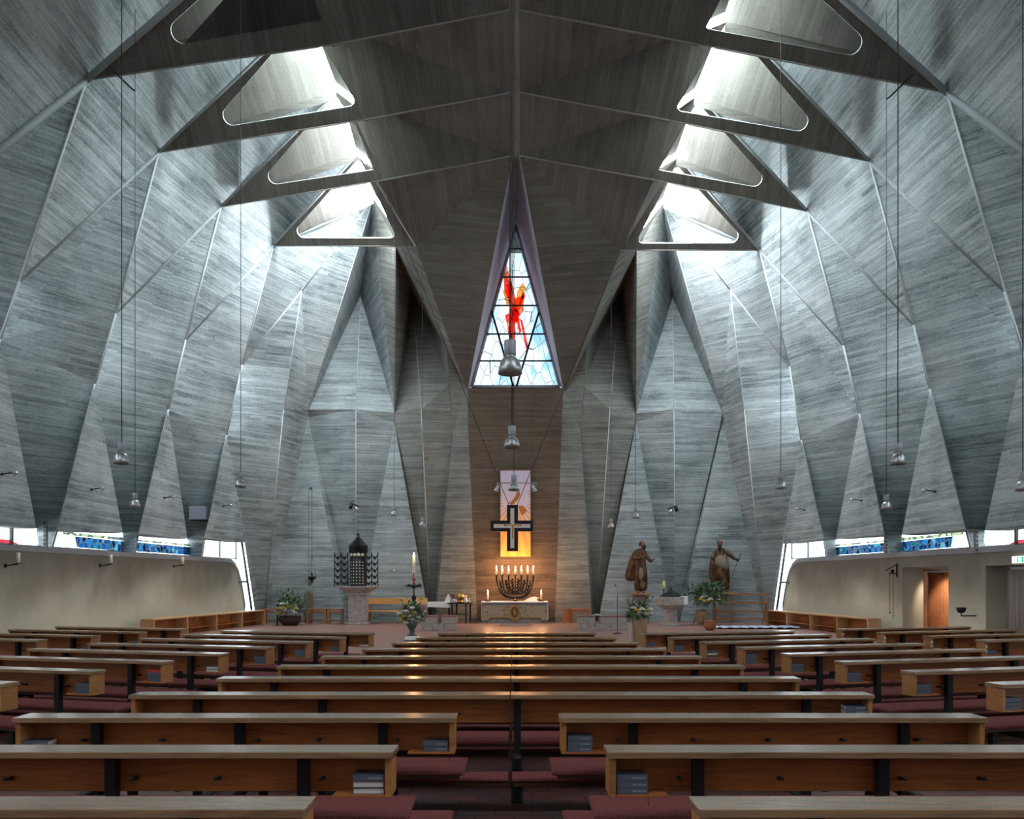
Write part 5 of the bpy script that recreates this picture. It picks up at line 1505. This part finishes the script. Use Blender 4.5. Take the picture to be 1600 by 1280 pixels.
def head(o, c, yaw, beard_len, bald=True):
    c = V(c); R = rotz(yaw)
    b = MB()
    b.ball(c, .115, (.84, .98, 1.18), 18, 14, R)
    def q(x, y, z): return c + R @ V((x, y, z))
    b.ball(q(0, -.115, -.005), .02, (.8, 1.2, 1.6), 8, 6)                          # nose
    b.ball(q(0, -.103, .032), .03, (2.4, .5, .5), 8, 6)                             # brow
    for s in (-1, 1):
        b.ball(q(s * .097, .0, -.005), .024, (.4, .8, 1.3), 8, 6)                   # ears
        b.ball(q(s * .045, -.09, -.03), .028, (1, .7, .9), 8, 6)                    # cheeks
    b.tube([c + V((0, .01, -.08)), c + V((0, .02, -.2))], .055, 12)
    h = b.build('head', 'carved_skin', o)
    b = MB()
    for s in (-1, 1): b.ball(q(s * .037, -.104, .012), .011, (1.2, .6, .7), 6, 5)
    b.ball(q(0, -.02, .0), .118, (.95, .9, .95), 14, 10, R) if False else None
    for s in (-1, 1): b.ball(q(s * .085, .03, .02), .06, (.55, .95, 1.15), 10, 8)
    b.ball(q(0, .07, .0), .085, (1.05, .7, 1.2), 12, 8)
    L = beard_len
    b.ball(q(0, -.085, -.09 - L * .3), .075, (1.0 + L, .75, 1.0 + L * 3.5), 14, 10)
    for i in range(5): b.tube([q(-.05 + .025 * i, -.12, -.07), q(-.05 + .025 * i, -.13, -.12 - L * .5), q(-.03 + .015 * i, -.12, -.18 - L)], [.014, .016, .006], 6)
    b.build('hair_and_beard', 'beard', o)
    b = MB(); b.ball(q(0, -.118, -.052), .016, (1.5, .5, .4), 8, 5); b.build('mouth', 'red_leather' if 'red_leather' in M else 'rust', h)
# left figure, turned to the right, cloak falling to the left
s1 = empty('carved_figure', (5.02, 31.35, 1.38)); tag(s1, 'gilded carved bearded man in a cloak, hand held forward, left of two figures', 'statue', None)
robe(s1, 'robe', 'gilt', [(.0, .02, 0, .24, .17), (.25, .03, 0, .25, .18), (.6, .04, -.02, .25, .19), (.95, .02, -.01, .24, .18), (1.2, .0, 0, .22, .16), (1.42, .0, 0, .24, .15), (1.60, .02, .0, .24, .13), (1.70, .04, 0, .14, .10), (1.75, .05, 0, .07, .07)], 7, .10)
robe(s1, 'cloak', 'gilt', [(.42, -.34, .08, .16, .10), (.6, -.36, .08, .24, .12), (.9, -.28, .07, .25, .13), (1.2, -.2, .06, .24, .13), (1.5, -.12, .04, .22, .12), (1.66, -.04, .03, .16, .10), (1.72, .0, .03, .08, .08)], 5, .12)
b = MB(); b.ball((.03, -.16, .72), .13, (.75, .6, 2.2), 14, 12); b.ball((.08, -.14, .30), .09, (.8, .6, 2.4), 12, 10); b.build('knee_drapery', 'robe_pale', s1)
b = MB(); b.tube([(.20, -.02, 1.55), (.34, -.08, 1.30), (.40, -.20, 1.22), (.44, -.26, 1.25)], [.085, .08, .065, .045], 12); b.build('sleeve', 'gilt', s1)
b = MB(); b.tube([(-.20, -.02, 1.56), (-.24, -.14, 1.34), (-.05, -.24, 1.30), (.02, -.24, 1.36)], [.085, .08, .06, .045], 12); b.build('sleeve', 'gilt', s1)
b = MB(); hand(b, (.47, -.28, 1.27), (.6, -.5, .5)); b.build('hand', 'carved_skin', s1)
b = MB(); hand(b, (.04, -.25, 1.39), (.2, -.2, 1)); b.build('hand', 'carved_skin', s1)
head(s1, (.09, -.03, 1.90), .75, .02)
b = MB(); b.ball((-.1, -.14, 0.0), .09, (.8, 1.5, .5)); b.build('foot', 'carved_skin', s1)
b = MB(); b.ball((.12, -.16, 0.0), .09, (.8, 1.5, .5)); b.build('foot', 'carved_skin', s1)
# right figure with long dark beard, sword hand stretched out
s2 = empty('carved_figure', (8.25, 31.35, 1.42)); tag(s2, 'carved man with long dark beard holding a sword hilt, right of two figures', 'statue')
robe(s2, 'robe', 'gilt', [(.0, .06, 0, .26, .18), (.3, .06, 0, .28, .19), (.65, .03, -.02, .30, .20), (.95, .0, -.02, .30, .20), (1.2, -.02, -.01, .28, .19), (1.42, -.02, 0, .27, .17), (1.58, -.02, .0, .24, .14), (1.68, -.02, 0, .14, .10), (1.74, -.02, 0, .07, .07)], 8, .10)
robe(s2, 'draped_mantle', 'robe_pale', [(.80, .10, -.12, .13, .08), (.95, .05, -.10, .25, .14), (1.1, .0, -.08, .29, .16), (1.28, -.02, -.06, .28, .15), (1.42, -.02, -.04, .25, .13), (1.52, -.02, -.02, .18, .10)], 4, .05)
robe(s2, 'cloak', 'gilt', [(.1, -.30, .06, .10, .08), (.5, -.33, .06, .13, .10), (.9, -.33, .05, .14, .11), (1.3, -.28, .04, .13, .11), (1.55, -.18, .02, .12, .10), (1.66, -.1, .02, .08, .08)], 4, .1)
b = MB(); b.tube([(.20, -.02, 1.56), (.36, -.06, 1.42), (.50, -.14, 1.28), (.58, -.2, 1.24)], [.09, .085, .065, .045], 12); b.build('sleeve', 'gilt', s2)
b = MB(); b.tube([(-.22, -.02, 1.54), (-.36, -.1, 1.34), (-.40, -.2, 1.22)], [.09, .08, .05], 12); b.build('sleeve', 'gilt', s2)
b = MB(); hand(b, (.61, -.23, 1.23), (.3, -.5, .3)); b.build('hand', 'carved_skin', s2)
b = MB(); hand(b, (-.41, -.24, 1.18), (.1, -.4, -1)); b.build('hand', 'carved_skin', s2)
b = MB(); b.tube([(.58, -.26, 1.16), (.72, -.28, 1.48)], [.02, .014], 8); b.tube([(.52, -.26, 1.20), (.70, -.26, 1.14)], .014, 6); b.tube([(.58, -.26, 1.16), (.38, -.22, .55)], [.012, .012], 4); b.build('sword', 'dark_metal', s2)
head(s2, (-.06, -.04, 1.90), -.25, .14)
b = MB(); b.ball((-.06, -.16, 0.0), .09, (.8, 1.5, .5)); b.build('foot', 'carved_skin', s2)
b = MB(); b.ball((.18, -.14, 0.0), .09, (.8, 1.5, .5)); b.build('foot', 'carved_skin', s2)
for s_, x, z in ((s1, 5.05, 1.34), (s2, 8.3, 1.38)):
    e = empty('figure_plinth', (x, 31.4, ZP)); tag(e, 'stone plinth with wooden top under the %s carved figure' % ('left' if x < 6 else 'right'), 'plinth', 'plinths of the carved figures')
    b = MB(); b.box(-.30, .30, -.24, .24, 0, z - ZP - .09, .01); b.build('plinth', 'stone_dark', e)
    b = MB(); b.box(-.36, .36, -.30, .26, z - ZP - .09, z - ZP - .005, .008); b.build('top_board', 'oak_light', e)
# ------------------------------------------------------------------ lamps and things on the walls
bvh = BVHTree.FromPolygons(BVH_V, BVH_F)
def ceil_z(x, y, z=6.0, d=14.0):
    h = bvh.ray_cast(V((x, y, z)), V((0, 0, 1)), d)
    return h[0].z if h[0] is not None else 15.2
def pendant():
    o = empty('pendant_lamp')
    b = MB(); b.lathe([(0, .33), (.058, .33), (.060, .325), (.060, .19), (.056, .185), (0, .185)], 20); b.build('ballast_housing', 'alu_cap', o)
    b = MB(); b.lathe([(.044, .186), (.044, .165)], 16); b.lathe([(0, .168), (.050, .168), (.074, .152), (.097, .115), (.113, .06), (.122, 0.), (.118, 0.), (.108, .058), (.092, .108), (.068, .14), (0, .15)], 28); b.build('bell_shade', 'alu', o)
    b = MB(); b.lathe([(0, .09), (.03, .085), (.045, .05), (.03, .02), (0, .012)], 14); b.build('bulb', 'bulb', o)
    return o
M['bulb'] = mat('clear_bulb', (.85, .87, .9), .1, .2)
proto = pendant(); used = [False]
for px, py, wpx, lab, dark in ((797, 584, 38, 'large pendant lamp hanging before the flame window', 0), (800, 700, 25, 'pendant lamp on the centre line above the cross', 0), (803, 767, 18, 'pendant lamp hanging in front of the lilac banner top', 0),
    (190, 725, 24, 'big pendant lamp at the left over the nave', 1), (211, 793, 16.5, 'small pendant lamp just right of and below the big left one', 0), (376, 762, 17.5, 'pendant lamp hanging left of the chancel folds', 1),
    (616, 806, 11, 'tiny pendant lamp above the paschal candle, upper of two', 0), (660, 823, 10.5, 'tiny pendant lamp left of the altar wall, lower of two', 0),
    (955, 825, 10.5, 'tiny pendant lamp right of the altar wall, lower of two', 0), (993, 810, 12.5, 'tiny pendant lamp above the left carved figure', 0),
    (1220, 764, 17.5, 'pendant lamp hanging right of the chancel folds', 1), (1403, 726, 24, 'big pendant lamp at the right over the nave', 1), (1385, 796, 16.5, 'small pendant lamp just left of and below the big right one', 0),
    (1598, 767, 22, 'pendant lamp cut by the right edge of the picture', 0)):
    d = .244 * F / wpx
    p = P(px, py, d)
    o = proto if not used[0] else copy_tree(proto); used[0] = True
    o.location = p; tag(o, lab, 'pendant lamp', 'bell shaped pendant lamps')
    zc = ceil_z(p.x, p.y, p.z + .5, 16)
    if lab.startswith('small'):      # these hang from an arm on the wall
        zc = P(px, 142 if px < 800 else 155, d).z
        b = MB(); s_ = -1 if px < 800 else 1
        b.tube([(0, 0, zc - p.z), (s_ * .12, .05, zc - p.z + .10), (s_ * .75, .3, zc - p.z + .75)], .02, 6); b.build('wall_arm', 'dark_metal', o)
    b = MB(); b.tube([(0, 0, .33), (0, 0, zc - p.z + .02)], .0075 if d < 15 else .006, 5); b.build('cable', 'cable', o)
# thin service cables running down the folds of the centre
# wall candle holders on the rendered walls
def sconce():
    o = empty('wall_candle')
    b = MB(); b.tube([(-.0, 0, 0), (.30, 0, .03)], .014, 8); b.lathe([(0, .02), (.07, .03), (.07, .045), (0, .045)], 14, (.30, 0, .01)); b.lathe([(0, 0), (.05, 0), (.05, .02), (0, .02)], 12, (0, 0, 0), Matrix.Rotation(PI / 2, 4, 'Y')); b.build('arm', 'iron', o)
    b = MB(); b.lathe([(0, .055), (.042, .055), (.042, .30), (0, .30)], 14, (.30, 0, 0)); b.build('candle', 'wax', o)
    return o
sc0 = sconce(); first = True
for px, py, lab in ((8, 884, 'unlit candle on an iron wall arm, nearest on the left wall'), (156, 884, 'unlit candle on an iron wall arm, middle of the left wall'), (271, 885, 'unlit candle on an iron wall arm, furthest on the left wall')):
    r = (803 - px) / F
    y = next(yy / 100 for yy in range(1500, 3000) if XL(yy / 100) / (yy / 100) <= r)
    o = sc0 if first else copy_tree(sc0); first = False
    o.location = (-XL(y) + .0, y, H + (CY - py) * y / F); tag(o, lab, 'candle', 'candle holders on the left wall')
# small spotlights on arms over the pale triangles
def arm_spot():
    o = empty('wall_spotlight')
    b = MB(); b.tube([(0, 0, 0), (.30, 0, .05)], .016, 6); b.ball((0, 0, 0), .035); b.build('arm', 'dark_metal', o)
    b = MB(); b.lathe([(0, 0), (.04, 0), (.055, .10), (.0, .09)], 12, (.32, 0, .06), Matrix.Rotation(-2.2, 4, 'Y')); b.build('spotlight', 'chrome', o)
    return o
def wall_hit(px, py):
    o_ = V((0, 0, H)); r = (P(px, py, 1.) - o_).normalized()
    h = bvh.ray_cast(o_, r, 60); return h[0], h[1]
a0 = arm_spot(); first = True
for px, py, lab in ((2, 741, 'nearest on the left'), (142, 765, 'second on the left'), (256, 778, 'third on the left'), (348, 791, 'furthest on the left'),
                    (1462, 768, 'nearest on the right'), (1347, 782, 'second on the right'), (1258, 797, 'furthest on the right'), (617, 893, 'above the pine bench')):
    h, n = wall_hit(px, py)
    if h is None: continue
    o = a0 if first else copy_tree(a0); first = False
    if n.x * (1 if px < 800 else -1) < 0: n = -n
    o.location = h + n * .02; o.rotation_euler = (0, 0, math.atan2(n.y, n.x)); tag(o, 'small chrome spotlight on a wall arm, ' + lab, 'spotlight', 'spotlights on the concrete walls')
for px, py, s_, lab in ((556, 793, 1, 'pair of black spotlights on the wall above the tabernacle'), (1049, 797, -1, 'pair of black spotlights on the wall above the font')):
    h, n = wall_hit(px, py); o = empty('twin_spotlight', h + V((0, -.3, 0))); tag(o, lab, 'spotlight', 'twin spotlights in the chancel')
    b = MB(); b.tube([(0, .3, .12), (0, 0, .10)], .02, 6); b.tube([(-.18 * s_, 0, .16), (.20 * s_, 0, .02)], .022, 6); b.build('bracket', 'steel', o)
    b = MB(); b.lathe([(0, .12), (.07, .12), (.07, -.12), (.0, -.12)], 12, (-.13 * s_, -.02, .02), Matrix.Rotation(.3 * s_, 4, 'Y')); b.build('housing', 'steel', o)
    b = MB(); b.lathe([(0, .1), (.05, .1), (.085, -.10), (.0, -.09)], 14, (.10 * s_, -.05, -.08), Matrix.Rotation(-.6 * s_, 4, 'Y')); b.build('lamp_head', 'chrome', o)
# loudspeaker box on the third foot of the left side
M['lilac_box'] = mat('pale_painted_box', (.46, .48, .60), .5)
bx = empty('wall_box', P(308.5, 801.5, 27.2)); tag(bx, 'pale lilac box mounted on the third concrete foot at the left', 'speaker')
b = MB(); b.box(-.30, .30, 0, .5, -.23, .23, .01); b.build('housing', 'lilac_box', bx)
b = MB(); b.box(-.25, .25, .0, .5, -.27, -.231); b.build('mount', 'steel', bx)
for px, y0, y1, d, lab in ((73.5, 812, 856, 19.6, 'slim column loudspeaker on the nearest left foot'), (1382.5, 831, 867, 23.3, 'slim column loudspeaker on the middle right foot'), (1523, 820, 865, 19.6, 'slim column loudspeaker on the nearest right foot')):
    p = P(px, y1, d); h_ = (y1 - y0) * d / F
    o = empty('column_speaker', p); tag(o, lab, 'speaker', 'column loudspeakers on the feet of the shell')
    b = MB(); b.box(-.045, .045, -.10, -.02, 0, h_, .01); b.build('housing', 'column_grey', o)
    b = MB()
    for i in range(6): b.box(-.03, .03, -.106, -.10, h_ * (.08 + i * .15), h_ * (.17 + i * .15))
    b.build('grille', 'frame', o)
# rope pulley beside the right doorway
rp = empty('rope_pulley', (XR(23.35) - .03, 23.35, 2.15)); tag(rp, 'iron pulley bracket with two ropes beside the right doorway', 'pulley')
b = MB(); b.tube([(0, 0, .18), (0, 0, -.2)], .018, 6); b.tube([(0, 0, .16), (-.35, -.05, -.02)], .014, 6); b.tube([(0, 0, -.12), (-.25, -.04, -.1)], .014, 6); b.ball((-.14, -.03, -.04), .06, (1, .5, 1)); b.build('bracket', 'iron', rp)
b = MB(); b.tube([(-.12, -.03, -.06), (-.12, -.03, -1.45)], .010, 5); b.tube([(-.22, -.03, -.08), (-.22, -.03, -1.25)], .010, 5); b.ball((-.22, -.03, -1.27), .025); b.build('rope', 'rope', rp)
# holy water stoup
hw_ = empty('holy_water_stoup', (XR(19.75) - .39, 19.75, 1.02)); tag(hw_, 'small dark holy water bowl on a wall arm between the right doorways', 'stoup')
b = MB(); b.lathe([(0, 0), (.05, .0), (.10, .05), (.12, .14), (.10, .14), (.06, .06), (0, .04)], 16); b.build('bowl', 'iron', hw_)
b = MB(); b.tube([(0, 0, 0), (.0, 0, -.07), (.375, 0, -.07)], .018, 6); b.build('arm', 'iron', hw_)
# curtain in the near doorway
rnd = random.Random(9)
b = MB(); n = 150; prev = None
for i in range(n + 1):
    y = 16.58 + 3.3 * i / n; x = 12.16 + .07 * math.sin(i * .62 + 1.5 * math.sin(i * .13)) + .02 * math.sin(i * 1.9)
    cur = (b.bm.verts.new((x, y, .02)), b.bm.verts.new((x + .0, y, 2.09)))
    if prev: f = b.bm.faces.new((prev[0], cur[0], cur[1], prev[1])); f.smooth = True
    prev = cur
M['curtain'] = mat('taupe_curtain', (.42, .36, .32), .9)
o = b.build('curtain', 'curtain'); sm = o.modifiers.new('s', 'SOLIDIFY'); sm.thickness = .012; tag(o, 'taupe folded curtain closing the doorway at the right edge', 'curtain')
# emergency exit sign
es_ = empty('exit_sign', (XR(18.0) - .02, 18.0, 2.24)); tag(es_, 'green and white emergency exit sign over the curtained doorway', 'sign')
M['exit_green'] = mat('exit_green', (.0, .35, .18), .5, emit=(.0, .55, .28), es=.8); M['exit_white'] = mat('exit_white', (.8, .9, .85), .5, emit=(.8, 1, .9), es=1.)
b = MB(); b.box(-.05, 0, -.42, .42, .0, .16, .004); b.build('housing', 'exit_white', es_)
b = MB(); b.box(-.056, -.05, -.36, .22, .02, .14); pl_ = b.build('pictogram_panel', 'exit_green', es_)
b = MB()
b.box(-.060, -.056, .06, .16, .035, .128)                                # doorway
b.tube([(-.062, -.05, .095), (-.062, -.09, .065), (-.062, -.15, .04)], .008, 5); b.tube([(-.062, -.09, .065), (-.062, -.03, .04)], .008, 5); b.tube([(-.062, -.13, .10), (-.062, -.05, .095), (-.062, .0, .075)], .006, 5); b.ball((-.062, -.045, .120), .012)
b.tube([(-.062, -.34, .08), (-.062, -.22, .08)], .007, 4); b.tube([(-.062, -.26, .11), (-.062, -.22, .08), (-.062, -.26, .05)], .007, 4)
b.build('pictogram', 'exit_white', pl_)
bpy.context.view_layer.update()
def candle_light(loc, e, r=.03):
    l = bpy.data.lights.new('candlelight', 'POINT'); l.energy = e; l.color = (1., .46, .18); l.shadow_soft_size = r
    o = bpy.data.objects.new('candlelight', l); COL.objects.link(o); o.location = loc
for x in (-.65, -.25, .2, .62): candle_light((.055 + x, 31.33, 2.46), CAND)
candle_light((-1.005, 31.22, 1.50), CAND * .8); candle_light((1.115, 31.22, 1.50), CAND * .8)
candle_light((-2.89, 22.75, 2.62), CAND * 1.2)
# ------------------------------------------------------------------ camera, sky, view
cd = bpy.data.cameras.new('camera'); cam = bpy.data.objects.new('camera', cd); COL.objects.link(cam)
cam.location = (0, 0, H); cam.rotation_euler = (PI / 2, 0, 0)
cd.sensor_width = 36; cd.lens = 36 * F / 1600; cd.shift_x = -3 / 1600; cd.shift_y = (CY - 640) / 1600
cd.clip_start = .05; cd.clip_end = 300
SC.camera = cam
w = bpy.data.worlds.new('sky'); SC.world = w; w.use_nodes = True
bg = w.node_tree.nodes['Background']; bg.inputs[0].default_value = (.86, .93, 1, 1); bg.inputs[1].default_value = WORLD
SC.view_settings.view_transform = 'Standard'; SC.view_settings.look = 'None'; SC.view_settings.gamma = 1
SC.view_settings.use_curve_mapping = False
SC.view_settings.exposure = EXPO
SC.cycles.use_denoising = True
SC.cycles.max_bounces = 7; SC.cycles.diffuse_bounces = 4; SC.cycles.glossy_bounces = 3
SC.cycles.sample_clamp_indirect = 6
